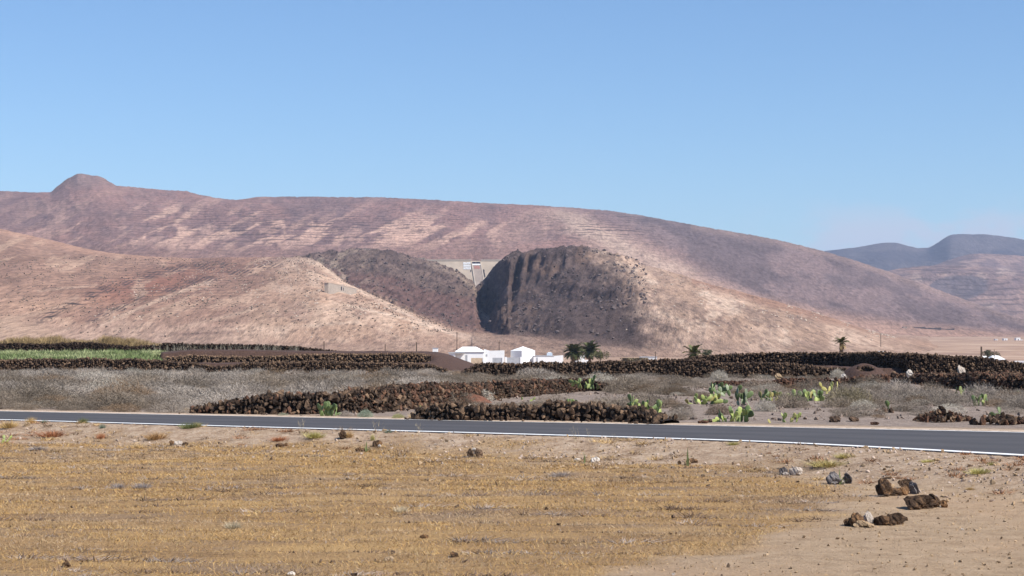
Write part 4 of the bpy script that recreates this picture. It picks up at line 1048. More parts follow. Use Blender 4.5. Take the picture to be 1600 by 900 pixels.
# cinder mound with a dug planting pit, right
def mound(label, px, py, D, rx, ry, h, mat, pit=None):
    c = at(px, py, D); c.z = float(gz(c.x, c.y))
    t = thing('cinder_mound', label, 'mound', c)
    a = np.linspace(0, 2 * math.pi, 57)[:-1]; rr = np.linspace(0, 1, 26)
    A, R = np.meshgrid(a, rr); X = rx * R * np.cos(A); Y = ry * R * np.sin(A)
    z = h * (1 - R ** 2) ** .8 - .12 * R + .07 * (fbm(X * 2, Y * 2, 3, 210) - .5)
    if pit: z = z - pit[3] * sstep(1.25, .8, np.hypot((X - pit[0]) / pit[2], (Y - pit[1]) / (pit[2] * 1.3)))
    z = np.maximum(z, -.3)
    V = np.stack([X, Y, z], -1).reshape(-1, 3)
    i = np.arange(25)[:, None] * 56; j = np.arange(56)[None, :]
    Fm = np.stack([i + j, i + (j + 1) % 56, i + 56 + (j + 1) % 56, i + 56 + j], -1).reshape(-1, 4)
    obj('gravel_heap', mesh_np('gravel_heap', V, Fm, mat, True), t)
    r = np.random.default_rng(5)
    if pit:
        n = 70; th = r.uniform(-.3, 3.5, n); P = np.c_[pit[0] + pit[2] * 1.0 * np.cos(th), pit[1] + pit[2] * 1.3 * np.sin(th), np.interp(r.random(n), [0, 1], [h * .25, h * .8])]
        V, T, _ = replicate(STONES, r.integers(0, 9, n), P, rots(n, r), np.full(n, .2)[:, None] * r.uniform(.8, 1.2, (n, 3)))
        tag(obj('pit_lining_stones', mesh_np('pit_lining_stones', V, T, M_LAVA), t), kind='stuff')
    return t
mound('brown cinder mound with a dug planting pit, below the tall wall at right', 1350, 590, 97, 1.45, 2.2, .80, M_PICON, (-.1, -.9, .36, .55))
mound('small rust-red cinder heap beside the low slanting wall', 738, 622, 58, .75, .8, .28, M_PICON_RED)

# pale boulders among the walls and scrub
def rock_mesh(name, seed, mat, detail=3, rough=.35):
    r = np.random.default_rng(seed)
    bm = bmesh.new(); bmesh.ops.create_icosphere(bm, subdivisions=detail, radius=.5)
    V, T = bm_arrays(bm)
    N = V / np.linalg.norm(V, axis=1)[:, None]
    for _ in range(9):                                             # broken flat faces
        n = r.normal(size=3); n /= np.linalg.norm(n); d = r.uniform(.26, .42)
        h = V @ n - d; V = V - np.clip(h, 0, None)[:, None] * n * .92
    o = r.uniform(0, 50, 3)
    q = fbm(N[:, 0] * 2.4 + o[0] + N[:, 2] * 1.1, N[:, 1] * 2.4 + o[1] - N[:, 2] * 1.7, 4, seed)
    V = V * (1 + rough * (q - .5))[:, None]
    cr = ridged(N[:, 0] * 5 + o[2] + N[:, 2] * 2.3, N[:, 1] * 5 - N[:, 2] * 2.9, 3, seed + 4)
    V = V * (1 - .28 * np.clip(.58 - cr, 0, 1))[:, None]
    c2 = ridged(N[:, 0] * 11 + o[0] + N[:, 2] * 4.3, N[:, 1] * 11 - N[:, 2] * 5.9, 2, seed + 9)
    V = V * (1 - .10 * np.clip(.6 - c2, 0, 1))[:, None]
    return mesh_np(name, V, T, mat, False)
ROCKS = {}
def rock(label, px, py, w, h, mat=None, k=0, group=None, D=None, cat='rock', name='lava_rock', yaw=0.0, tilt=0.0, deep=.85, sink=.12):
    """w, h: width and height in photograph pixels; py: where it meets the ground"""
    mat = mat or M_ROCK
    c = ground_at(px, py) if D is None else at(px, py, D)
    m = c.y / F
    key = (k, mat.name)
    if key not in ROCKS: ROCKS[key] = rock_mesh('rock', 400 + k * 7, mat, 4, .75)
    W, Hh = w * m, h * m
    o = obj(name, ROCKS[key], None, (c.x, c.y + W * deep * .3, c.z + Hh * (.5 - sink)), (tilt, 0, yaw), (W * 1.12, W * deep * 1.1, Hh * 1.3))
    return tag(o, label, cat, group)
G1 = 'lava rocks lying beside the dirt track'
rock('long low brown rock with a dark pitted side, left one of the frontmost trio', 1437, 796, 48, 22, k=0, group=G1, yaw=.1)
rock('lumpy brown rock leaning against the long one, middle of the frontmost trio', 1462, 793, 22, 22, k=1, group=G1, yaw=.8)
rock('small round brown rock at the right end of the frontmost trio', 1476, 793, 15, 13, k=2, group=G1)
rock('large humped brown rock at the left of the clump behind the trio', 1381, 776, 26, 26, k=3, group=G1, yaw=.5)
rock('low brown rock in the middle of the clump behind the trio', 1398, 775, 24, 14, k=1, group=G1)
rock('flat reddish brown rock in front in the clump behind the trio', 1412, 774, 22, 16, k=4, group=G1, yaw=1.2)
rock('dark brown rock standing at the back of the clump behind the trio', 1415, 764, 24, 15, k=0, group=G1, D=26.3, yaw=.4)
rock('pale grey pitted rock at the right of the clump behind the trio', 1428, 772, 17, 21, M_ROCK_GREY, k=5, group=G1, yaw=2)
rock('dark rock at the left end of the nearest row', 1324, 822, 13, 12, k=2, group=G1)
rock('dark domed rock second from the left in the nearest row', 1338, 823, 26, 19, k=3, group=G1, yaw=.3)
rock('tan ochre broken rock in front in the nearest row', 1348, 824, 24, 10, M_TAN_ROCK, k=6, group=G1)
rock('pale pink leaning slab standing in the middle of the nearest row', 1358, 821, 16, 23, M_PALE, k=5, group=G1, yaw=.9)
rock('small ochre rock at the foot of the leaning pale slab', 1361, 825, 11, 8, M_TAN_ROCK, k=1, group=G1)
rock('dark brown rock right of the leaning pale slab', 1378, 821, 24, 17, k=4, group=G1)
rock('broad brown rock at the right end of the nearest row', 1399, 821, 28, 19, k=0, group=G1, yaw=.2)
rock('tiny rust rock beyond the right end of the nearest row', 1415, 814, 8, 7, k=6, group=G1)
G2 = 'rocks at the edge of the straw field'
rock('dark rock with a rounded left side, beside the spiky seedling in front of the verge', 1302, 757, 24, 18, M_ROCK_GREY, k=3, group=G2)
rock('dark hollow-looking rock right of the spiky seedling', 1327, 756, 17, 17, M_ROCK_GREY, k=1, group=G2, yaw=1)
rock('pale stone wedged between the two dark rocks by the seedling', 1316, 757, 13, 9, M_PALE, k=2, group=G2)
rock('dark small rock at the left of the far pair above the straw patch', 1223, 742, 12, 12, M_ROCK_GREY, k=0, group=G2)
rock('pale lilac-grey rock of the far pair above the straw patch', 1243, 743, 20, 15, M_PALE, k=4, group=G2)
rock('flat pale stone lying between the two rocks of the far pair', 1229, 743, 15, 6, M_PALE, k=2, group=G2)
rock('black upright rock on the left of the pair at the field edge below the road', 734, 715, 11, 13, M_LAVA, k=3, group=G2)
rock('black upright rock on the right of the pair at the field edge below the road', 748, 714, 12, 14, M_LAVA, k=1, group=G2)
rock('white stone lying on top between the black pair at the field edge', 741, 704, 9, 5, M_WHITE_ROCK, k=2, group=G2, D=ground_at(741, 714).y)
rock('brown flat rock by the grey stems at the field edge', 562, 706, 17, 7, k=4, group=G2)
rock('brown rock with a pale right face on the verge', 588, 698, 14, 10, k=0, group=G2)
rock('small white stone against the brown rock on the verge', 593, 699, 6, 5, M_WHITE_ROCK, k=2, group=G2)
rock('dark brown rock half hidden in tan grass just below the road line', 535, 686, 14, 13, k=3, group=G2)
rock('dark rock at the left of the cluster below the green roadside tuft', 269, 697, 9, 9, k=1, group=G2)
rock('pale rock in the middle of the cluster below the green roadside tuft', 278, 697, 14, 9, M_PALE, k=5, group=G2)
rock('dark low rock at the right of the cluster below the green roadside tuft', 288, 697, 9, 6, k=0, group=G2)
rock('brown low rock below the rust-red patch on the verge', 436, 699, 14, 7, k=4, group=G2)
rock('small brown rock next to the low one below the rust-red patch', 447, 697, 7, 6, k=2, group=G2)
rock('white rounded stone on the left of the two by the small spiky seedling', 901, 722, 10, 7, M_WHITE_ROCK, k=4, group=G2)
rock('white rounded stone on the right of the two by the small spiky seedling', 929, 723, 13, 9, M_WHITE_ROCK, k=0, group=G2)
rock('tan rock at the foot of the tallest spiky seedling', 1074, 727, 11, 9, M_TAN_ROCK, k=3, group=G2)
rock('dark rock right of the tallest spiky seedling', 1084, 724, 13, 8, k=1, group=G2)
rock('dark small rock left of the tallest spiky seedling', 1062, 726, 8, 7, k=2, group=G2)
rock('yellowish rock by the dry tuft near the left edge of the verge', 41, 666, 9, 7, M_TAN_ROCK, k=0, group=G2)
rock('dark rock on the verge at the left edge beside straw', 12, 668, 12, 7, k=4, group=G2)
G3 = 'loose clods and stones in the straw field'
rock('tan stone lying low in the middle of the straw field', 606, 877, 14, 7, M_TAN_ROCK, k=0, group=G3)
rock('brown clod in the straw field right of the middle stone', 710, 871, 12, 9, k=1, group=G3)
rock('rusty clod at the lower left of the straw field', 103, 887, 13, 10, k=3, group=G3)
rock('white stone at the bottom edge of the straw field', 455, 899, 14, 6, M_WHITE_ROCK, k=2, group=G3)
rock('dark clod in the straw field above the middle stone', 662, 842, 13, 7, k=4, group=G3)
rock('small dark clod in the right half of the straw field', 854, 797, 6, 5, k=2, group=G3)
rock('small pale stone on the open dirt track', 1504, 829, 5, 4, M_PALE, k=1, group=G3)
rock('white pebble at the bottom edge of the dirt track', 1052, 899, 5, 4, M_WHITE_ROCK, k=0, group=G3)
G4 = 'boulders beyond the road'
rock('black wedge-shaped rock on the far roadside, left of two', 1306, 660, 16, 11, M_LAVA, k=5, group=G4)
rock('black wedge-shaped rock on the far roadside, right of two', 1335, 659, 15, 9, M_LAVA, k=1, group=G4)
rock('rusty brown rock past the end of the roadside wall', 1020, 661, 14, 12, M_LAVA_RED, k=5, group=G4)
rock('low reddish stone on the far roadside right of the wall end', 1098, 662, 16, 6, M_LAVA_RED, k=4, group=G4)
rock('dark small stone beside the low reddish one on the far roadside', 1110, 660, 10, 6, M_LAVA, k=2, group=G4)
rock('reddish stone half sunk in the pale shoulder at right', 1366, 664, 13, 5, M_LAVA_RED, k=0, group=G4)
rock('pale grey boulder behind the roadside wall', 728, 640, 14, 11, M_PALE, k=4, group=G4)
rock('cream white stone, left of the small pair on the roadside wall', 704, 638, 7, 6, M_WHITE_ROCK, k=2, group=G4)
rock('cream white stone, right of the small pair on the roadside wall', 713, 637, 10, 8, M_WHITE_ROCK, k=0, group=G4)
rock('white boulder in front of the dark pit below the tall wall', 1421, 587, 11, 9, M_WHITE_ROCK, k=3, group=G4, D=78, name='white_boulder')
rock('tall pale boulder standing against the tall wall at right', 1503, 588, 12, 18, M_PALE, k=1, group=G4, D=82, name='pale_boulder')
rock('rough pale brown boulder at the foot of the tall pale one', 1511, 595, 15, 13, M_TAN_ROCK, k=5, group=G4, D=78)
rock('cream rock beside the pale tuft below the cinder mound', 1319, 591, 11, 8, M_WHITE_ROCK, k=2, group=G4, D=82)
rock('brown rock set on the low rust-brown wall', 1216, 593, 13, 9, M_TAN_ROCK, k=3, group=G4, D=78)

# rubble heaps of the right roadside: every larger stone its own part
def heap(label, px, py, w, h, n, mat, seed, size):
    r = np.random.default_rng(seed); c = ground_at(px, py); m = c.y / F
    t = thing('rubble_heap', label, 'rubble heap', c)
    W, Hh = w * m / 2, h * m
    for i in range(n):
        a, q = r.uniform(0, 6.28), r.random() ** .5
        x, y = W * q * math.cos(a), W * .6 * q * math.sin(a) + W * .3
        z = Hh * (1 - q ** 1.3) * r.uniform(.3, 1)
        sz = size * r.uniform(.5, 1.3)
        obj('stone', stone_mesh(int(r.integers(9)), M_LAVA_RED if r.random() < .35 else mat), t, (x, y, z + sz * .2), r.uniform(0, 6.28, 3), (sz * 1.2, sz, sz * .8))
heap('long heap of brown rubble and dead stems on the far roadside at right', 1478, 660, 88, 20, 110, M_LAVA, 31, .17)
heap('rubble heap of brown rocks at the far roadside, right edge', 1570, 664, 90, 14, 70, M_LAVA, 32, .20)
heap('little pile of dark stones in the scrub right of the cacti', 1383, 645, 30, 6, 26, M_LAVA, 33, .13)

# ------------------------------------------------------------------ vegetation
def tris(B, Dv, Ln, W, r, bend=0.0):
    """thin tapering blades: base points, directions, lengths, widths -> vertices and triangles"""
    n = len(B)
    side = np.cross(Dv, r.normal(size=(n, 3))); side /= np.linalg.norm(side, axis=1)[:, None] + 1e-9
    tip = B + Dv * Ln[:, None]; tip[:, 2] -= bend * Ln * r.random(n)
    V = np.stack([B - side * W[:, None] * .5, B + side * W[:, None] * .5, tip], 1).reshape(-1, 3)
    return V, np.arange(n * 3).reshape(n, 3)
def dome_bush(seed, n, twig=.22, w=.011, R=1.0, H=.75, inner=.55):
    """rounded mass of fine tangled twigs, radius about 1"""
    r = np.random.default_rng(seed)
    d = r.normal(size=(n, 3)); d[:, 2] = np.abs(d[:, 2]) * 1.0; d /= np.linalg.norm(d, axis=1)[:, None]
    o = r.uniform(0, 50)
    az = np.arctan2(d[:, 1], d[:, 0])
    lump = .72 + .55 * fbm(az * 1.3 + o, d[:, 2] * 3 + o, 3, seed)
    q = inner + (1 - inner) * r.random(n) ** .6
    B = d * (q * lump * R)[:, None]; B[:, 2] *= H / R
    B[:, 2] *= .98
    dv = d * .45 + r.normal(size=(n, 3)) * .65; dv[:, 2] += .25; dv /= np.linalg.norm(dv, axis=1)[:, None]
    # a few long stems from the root
    m = n // 14
    B[:m] *= .15
    Ln = twig * r.uniform(.5, 1.5, n); Ln[:m] = R * r.uniform(.6, .95, m); dv[:m] = d[:m] * .9 + r.normal(size=(m, 3)) * .12
    dv[:m, 2] *= H / R
    W = w * r.uniform(.6, 1.6, n); W[:m] *= 1.4
    V, T = tris(B, dv, Ln, W, r)
    V[:, 2] = np.maximum(V[:, 2], -.02)
    return V, T
def tuft(seed, n, spread=.35, h=1.0, w=.03, lean=.45):
    r = np.random.default_rng(seed)
    B = np.c_[r.normal(size=(n, 2)) * spread * .45, np.zeros(n)]
    dv = np.c_[B[:, :2] * lean / spread * 1.3 + r.normal(size=(n, 2)) * lean * .5, np.ones(n)]; dv /= np.linalg.norm(dv, axis=1)[:, None]
    return tris(B, dv, h * r.uniform(.4, 1.05, n), w * r.uniform(.6, 1.3, n), r, .12)
def upright_stalks(seed, n, w=.02):
    r = np.random.default_rng(seed)
    B = np.c_[r.normal(size=(n, 2)) * .12, np.zeros(n)]; B[n // 3:, 2] = r.uniform(.3, .9, n - n // 3)
    dv = np.c_[r.normal(size=(n, 2)) * .4, np.ones(n)]; dv /= np.linalg.norm(dv, axis=1)[:, None]
    L = r.uniform(.15, .4, n); L[:n // 3] = r.uniform(.7, 1.1, n // 3)
    return tris(B, dv, L, w * r.uniform(.5, 1.3, n), r)
GREY, BROWN, OLIVE, PALE = (.355, .30, .25), (.25, .20, .152), (.20, .165, .10), (.44, .39, .32)
BUSH = [dome_bush(500 + i, 3000, .12, .0105, 1.0, .75, .60) for i in range(5)]
BUSH_FINE = [dome_bush(520 + i, 2600, .20, .013) for i in range(4)]
TUFT = [tuft(540 + i, 60) for i in range(4)]
def plant_mesh(name, V, T, tint, seed=0, var=.22):
    r = np.random.default_rng(seed)
    n = len(T); c = np.array(tint)[None] * r.uniform(1 - var, 1 + var, (n, 1))
    return mesh_np(name, V, T, M_VEG, False, {'tint': np.repeat(c, 3, 0)[:len(V)]})
BM = {}
def bush(label, px, py, w, h, tint, k=0, group=None, D=None, cat='bush', name='dry_bush', src=None):
    src = src or BUSH_FINE
    c = ground_at(px, py) if D is None else at(px, py, D)
    m = c.y / F
    key = (id(src), k, tint)
    if key not in BM: BM[key] = plant_mesh('twigs', *src[k], tint, k)
    s = w * m * .5
    o = obj(name, BM[key], None, (c.x, c.y + s * .5, c.z - .02), (0, 0, k * 1.7 + px), (s * .9, s * .8, h * m / .95))
    return tag(o, label, cat, group)
# the mass of grey scrub that nobody could count
def in_wall(px, py):
    a = 300 < px < 955
    return False
def scrub_material():
    t = NT('scrub_twigs', .9, .15)
    a = t.attr('hue'); a.attribute_type = 'INSTANCER'
    f = t.attr('twig').outputs['Fac']
    q = t.n.new('ShaderNodeCombineColor')
    for k in range(3): t.l.new(f, q.inputs[k])
    t.color(t.mix(1.0, a.outputs['Color'], q.outputs[0], 'MULTIPLY'))
    return t.m
M_SCRUB = scrub_material()
CLEAR = [(512, 650, 30), (911, 606, 20), (928, 607, 16), (891, 642, 24), (1008, 645, 52), (1104, 632, 48), (1122, 616, 24), (1141, 618, 28), (1147, 659, 52), (1163, 633, 22), (1205, 628, 36), (1265, 630, 54), (1298, 615, 24), (1533, 634, 28), (1508, 618, 28), (1386, 626, 14)]
def scatter_scrub():
    r = np.random.default_rng(61)
    P, S, C, K = [], [], [], []
    N = 2600
    # candidate places in ground coordinates
    Y = 46 + (106 - 46) * r.random(N * 3) ** .95
    X = r.uniform(-.31, .31, N * 3) * Y
    px, py = to_px(X, Y, 0 * Y)
    top2 = np.interp(px, [298, 400, 640, 700, 760, 820, 870, 955], [647, 647, 640, 633, 626, 620, 615, 612])
    for i in range(len(X)):
        d = d_far(X[i], Y[i])
        if d < 1.0: continue
        x, y = px[i], py[i]
        left = x < 1030
        w2 = 290 < x < 955
        if w2 and y > top2[i] - 3 and y < 663:                    # in front of the slanting wall the ground is half bare
            if y > top2[i] + (8 if x > 700 else 100): pass
            else: continue
            if r.random() > .45: continue
        if w2 and y <= top2[i] and y > top2[i] - 4: continue
        if 1380 < x < 1690 and 583 < y < 622: continue           # rubble band
        if 1105 < x < 1400 and 598 < y < 609: continue
        if any(abs(x - a) < w_ * .62 + 4 and b - 3 < y < b + 24 for a, b, w_ in CLEAR): continue
        dens = .95
        if x > 960 and y > 600: dens = .80 + .5 * (fbm(X[i] * .25, Y[i] * .12, 2, 62) - .5) + .1
        if x > 960 and y > 640: dens *= .9
        if r.random() > dens: continue
        if d < 2.0 and r.random() > .6: continue
        if x > 320 and fbm(X[i] * .5, Y[i] * .22, 2, 64) < .36: continue
        s = .42 + .85 * r.random() ** 2
        if x > 960 and y > 605: s *= .75
        if x > 960 and y > 640: s *= .7
        if Y[i] > 88: s *= .8
        if x > 1060 and Y[i] > 76: s *= .7
        if d < 3: s *= .6
        if w2 and y > top2[i]: s *= .55
        if 690 < x < 1110 and Y[i] > 62: s *= .8
        P.append((X[i], Y[i], float(gz(X[i], Y[i])) - .03)); S.append((s, s * r.uniform(.8, 1.1), s * r.uniform(.5, .86)))
        q = fbm(X[i] * .16, Y[i] * .10, 3, 63); u = r.random()
        t = np.array(GREY) * (1 - sstep(.45, .62, q)) + np.array(BROWN) * sstep(.45, .62, q)
        if x > 960: t = t * .55 + np.array(BROWN) * .45
        if u < .06: t = np.array(PALE)
        elif u < .16: t = np.array((.24, .165, .105))
        C.append(t * r.uniform(.62, 1.22)); K.append(r.integers(5))
        if len(P) >= 2000: break
    P, S, C, K = map(np.array, (P, S, C, K))
    # one object: five twig domes plus a cloud of points, the domes set on the points
    VS, TS, isp, var, tw = [], [], [], [], []; base = 0
    for k, (V, T) in enumerate(BUSH):
        VS.append(V); TS.append(T + base); base += len(V)
        isp.append(np.zeros(len(V), bool)); var.append(np.full(len(V), k)); tw.append(np.repeat(r.uniform(.86, 1.12, len(T)), 3))
    n = len(P); nb = base
    me = mesh_np('dry_scrub', np.concatenate(VS + [P]), np.concatenate(TS), M_SCRUB)
    def put(name, typ, prop, arr):
        me.attributes.new(name, typ, 'POINT').data.foreach_set(prop, np.ascontiguousarray(arr).ravel())
    z3_ = np.zeros((nb, 3), np.float32)
    put('is_place', 'BOOLEAN', 'value', np.concatenate(isp + [np.ones(n, bool)]))
    put('dome', 'INT', 'value', np.concatenate(var + [K]).astype(np.int32))
    put('twig', 'FLOAT', 'value', np.concatenate(tw + [np.ones(n)]).astype(np.float32))
    put('size', 'FLOAT_VECTOR', 'vector', np.concatenate([z3_ + 1, S]).astype(np.float32))
    put('turn', 'FLOAT_VECTOR', 'vector', np.concatenate([z3_, np.c_[np.zeros((n, 2)), r.uniform(0, 6.28, n)]]).astype(np.float32))
    put('hue', 'FLOAT_COLOR', 'color', np.concatenate([np.ones((nb, 4)), np.c_[C, np.ones(n)]]).astype(np.float32))
    o = tag(obj('dry_scrub', me), kind='stuff')
    g = bpy.data.node_groups.new('set_bushes', 'GeometryNodeTree')
    g.interface.new_socket('Geometry', in_out='INPUT', socket_type='NodeSocketGeometry')
    g.interface.new_socket('Geometry', in_out='OUTPUT', socket_type='NodeSocketGeometry')
    N_, L_ = g.nodes, g.links
    gi, go = N_.new('NodeGroupInput'), N_.new('NodeGroupOutput')
    def named(nm, typ):
        a = N_.new('GeometryNodeInputNamedAttribute'); a.data_type = typ; a.inputs['Name'].default_value = nm
        return a.outputs['Attribute']
    sp = N_.new('GeometryNodeSeparateGeometry'); L_.new(gi.outputs[0], sp.inputs['Geometry']); L_.new(named('is_place', 'BOOLEAN'), sp.inputs['Selection'])
    jn = N_.new('GeometryNodeJoinGeometry')
    parts = []
    for k in range(len(BUSH)):
        c = N_.new('FunctionNodeCompare'); c.data_type = 'INT'; c.operation = 'EQUAL'
        L_.new(named('dome', 'INT'), c.inputs[2]); c.inputs[3].default_value = k
        q = N_.new('GeometryNodeSeparateGeometry'); L_.new(sp.outputs['Inverted'], q.inputs['Geometry']); L_.new(c.outputs[0], q.inputs['Selection'])
        h = N_.new('GeometryNodeGeometryToInstance'); L_.new(q.outputs['Selection'], h.inputs[0]); parts.append(h)
    for h in parts[::-1]: L_.new(h.outputs[0], jn.inputs[0])
    ip = N_.new('GeometryNodeInstanceOnPoints')
    L_.new(sp.outputs['Selection'], ip.inputs['Points']); L_.new(jn.outputs[0], ip.inputs['Instance'])
    ip.inputs['Pick Instance'].default_value = True
    L_.new(named('dome', 'INT'), ip.inputs['Instance Index']); L_.new(named('turn', 'FLOAT_VECTOR'), ip.inputs['Rotation']); L_.new(named('size', 'FLOAT_VECTOR'), ip.inputs['Scale'])
    L_.new(ip.outputs[0], go.inputs[0])
    o.modifiers.new('set_bushes', 'NODES').node_group = g
scatter_scrub()
GB = 'single dry bushes among the scrub'
bush('widest pale grey bush at the right, left half of the pair below the white boulder', 1408, 622, 84, 36, GREY, 0, GB, D=66)
bush('big brownish-grey bush right of the pale one below the white boulder', 1463, 625, 84, 34, BROWN, 1, GB, D=64)
bush('grey dome bush in front of the brown rubble band at the right edge', 1538, 626, 74, 34, GREY, 2, GB)
bush('broad olive-brown bush right of the largest cactus', 1331, 636, 96, 40, OLIVE, 3, GB)
bush('grey-brown bush between the cacti, below the low rust-brown wall', 1238, 638, 74, 32, BROWN, 0, GB)
bush('small silvery bush in front of the grey-brown one between the cacti', 1198, 643, 40, 24, PALE, 1, GB)
bush('dark brown bush behind the tallest cactus near the road', 1124, 648, 46, 22, (.22, .16, .115), 2, GB)
bush('silvery bush among the cacti behind the yellow pads', 1352, 640, 54, 20, PALE, 0, GB)
bush('large grey bush against the long black wall below the white houses', 838, 594, 84, 25, GREY, 3, GB, D=88)
bush('whitish wiry bush in front of the long black wall, left of the rust-brown wall', 1125, 594, 36, 20, PALE, 0, GB, D=84)
bush('pale wiry bush by the cream rock at the left foot of the cinder mound', 1310, 590, 26, 18, PALE, 2, GB, D=84)
bush('grey-brown bush at the right end of the slanting wall', 985, 612, 90, 28, BROWN, 1, GB, D=68)
bush('low grey bush behind the roadside wall', 790, 640, 110, 15, BROWN, 2, GB, D=49)
bush('brown low bush right of the roadside wall end', 1056, 657, 56, 14, BROWN, 3, GB)
bush('blue-green round shrub at the far roadside below the slanting wall', 570, 652, 32, 16, (.26, .30, .22), 0, 'roadside shrubs', src=BUSH_FINE)
bush('grey dry shrub left of the blue-green one at the far roadside', 540, 651, 32, 13, GREY, 1, 'roadside shrubs')
bush('olive shrub at the far roadside left end of the tumbled wall', 622, 654, 24, 11, (.30, .29, .13), 2, 'roadside shrubs')
bush('small grey-green shrub at the far roadside in front of the long slanting wall', 442, 650, 20, 8, (.32, .32, .23), 3, 'roadside shrubs')
def grass(label, px, py, w, h, tint, k=0, D=None, name='grass_tuft', group='grass tufts along the verge', n=None):
    c = ground_at(px, py) if D is None else at(px, py, D)
    m = c.y / F
    key = ('t', k, tint)
    if key not in BM: BM[key] = plant_mesh('blades', *tuft(560 + k, 420, .5, 1.0, .030, .6), tint, k, .3)
    s = w * m
    return tag(obj(name, BM[key], None, (c.x, c.y, c.z - .01), (0, 0, k + px), (s * .62, s * .5, h * m * 1.1)), label, 'grass', group)
STRAW_T, RUST_T, GREEN_T, TEAL_T, YEL_T = (.50, .34, .14), (.36, .155, .075), (.17, .19, .075), (.22, .26, .19), (.42, .37, .13)
grass('straw tuft with brown base at the left end of the verge', 14, 668, 40, 14, STRAW_T, 0)
grass('tall straw tuft beside the yellowish rock at the left of the verge', 48, 661, 22, 12, STRAW_T, 1)
grass('small dark green tuft against the white line, left of the teal one', 130, 661, 18, 11, GREEN_T, 2)
grass('small teal tuft just below the white line', 160, 669, 12, 9, TEAL_T, 3)
grass('low grey-green tuft on the white line near the left', 69, 661, 14, 7, TEAL_T, 0)
grass('longest green tuft on the white line with a yellow crest', 297, 669, 40, 12, GREEN_T, 1)
grass('yellow crest of grass behind the longest green tuft', 308, 667, 22, 10, YEL_T, 2)
grass('rust-brown dry tuft on the verge at left', 82, 682, 50, 13, RUST_T, 3)
grass('short rust tuft on the verge right of the larger rusty one', 158, 685, 18, 11, RUST_T, 0)
grass('wide straw-brown tuft on the verge below the longest green one', 243, 686, 52, 15, (.42, .26, .12), 1)
grass('rust-red low patch of dry grass on the verge, left of the middle', 436, 688, 40, 9, RUST_T, 2)
grass('yellow-green grass patch on the verge under the road line', 492, 684, 44, 13, YEL_T, 3)
grass('tan grass around the half hidden dark rock', 545, 683, 24, 13, (.45, .29, .13), 0)
grass('upright green-tan tuft on the verge below the teal-grey clump', 582, 688, 10, 13, YEL_T, 1)
grass('grey-green clump against the white line in the middle', 607, 676, 16, 7, TEAL_T, 2)
grass('straw clump at the far roadside beside the olive shrub', 646, 654, 22, 14, (.55, .40, .21), 3)
grass('straw clump at the far roadside left of the slanting wall', 291, 644, 16, 10, (.55, .38, .18), 0)
grass('yellow-green low tuft near the white line at right', 1146, 695, 22, 7, YEL_T, 1)
grass('pale yellow-green grass patch between the road and the dirt track', 1292, 729, 74, 14, (.46, .38, .16), 2)
grass('smaller yellow tuft above the pale grass patch, near the white line', 1318, 715, 40, 10, (.44, .37, .15), 3)
grass('green-yellow tuft on the sandy shoulder at right', 1530, 740, 40, 12, YEL_T, 0)
grass('thin greenish tuft near the pavement edge at right', 1550, 727, 18, 8, YEL_T, 1)
grass('faint olive tuft on the sand right of the pale grass patch', 1450, 722, 30, 6, YEL_T, 2)
grass('ochre tuft on the sand near the right edge', 1516, 765, 20, 6, STRAW_T, 3)
grass('grey dead tuft left of two in the straw field', 185, 763, 30, 11, (.30, .26, .24), 0, group='dead grey tufts in the straw field')
grass('grey dead tuft right of two in the straw field', 222, 763, 34, 12, (.30, .26, .24), 1, group='dead grey tufts in the straw field')
grass('pale straw-white tuft in the straw field', 365, 825, 36, 14, (.55, .47, .33), 2, group='dead grey tufts in the straw field')
grass('pale dead tuft in the middle of the straw field', 628, 800, 28, 12, (.55, .46, .32), 3, group='dead grey tufts in the straw field')
grass('grey flattened tuft at the far edge of the straw field, left', 58, 702, 44, 7, (.36, .31, .28), 0, group='dead grey tufts in the straw field')
grass('grey dead tuft in the straw field right of the middle', 876, 744, 46, 10, (.33, .28, .25), 1, group='dead grey tufts in the straw field')
for lab, px, py, h in (('wispy dry stalk standing before the road, left of the middle', 475, 684, 26), ('wispy tan stalk with a feathery head before the road', 585, 690, 30), ('thin bent stalk before the road right of the feathery one', 657, 688, 24),
                       ('sprawling thin stalks before the road right of the middle', 896, 690, 22), ('leaning thin stalk before the road beyond the sprawling ones', 920, 690, 18), ('short thin stalk before the road, rightmost of the wispy ones', 960, 692, 14), ('thin dead stem alone in the right half of the straw field', 1013, 887, 22)):
    c = ground_at(px, py); m = c.y / F
    o = obj('dry_stalk', plant_mesh('stalks', *upright_stalks(int(px), 26, .016), (.44, .36, .22), int(px)), None, tuple(c), (.12, .1, px), (h * m * 1.1,) * 3)
    tag(o, lab, 'dry plant', 'wispy dry stalks before the road')

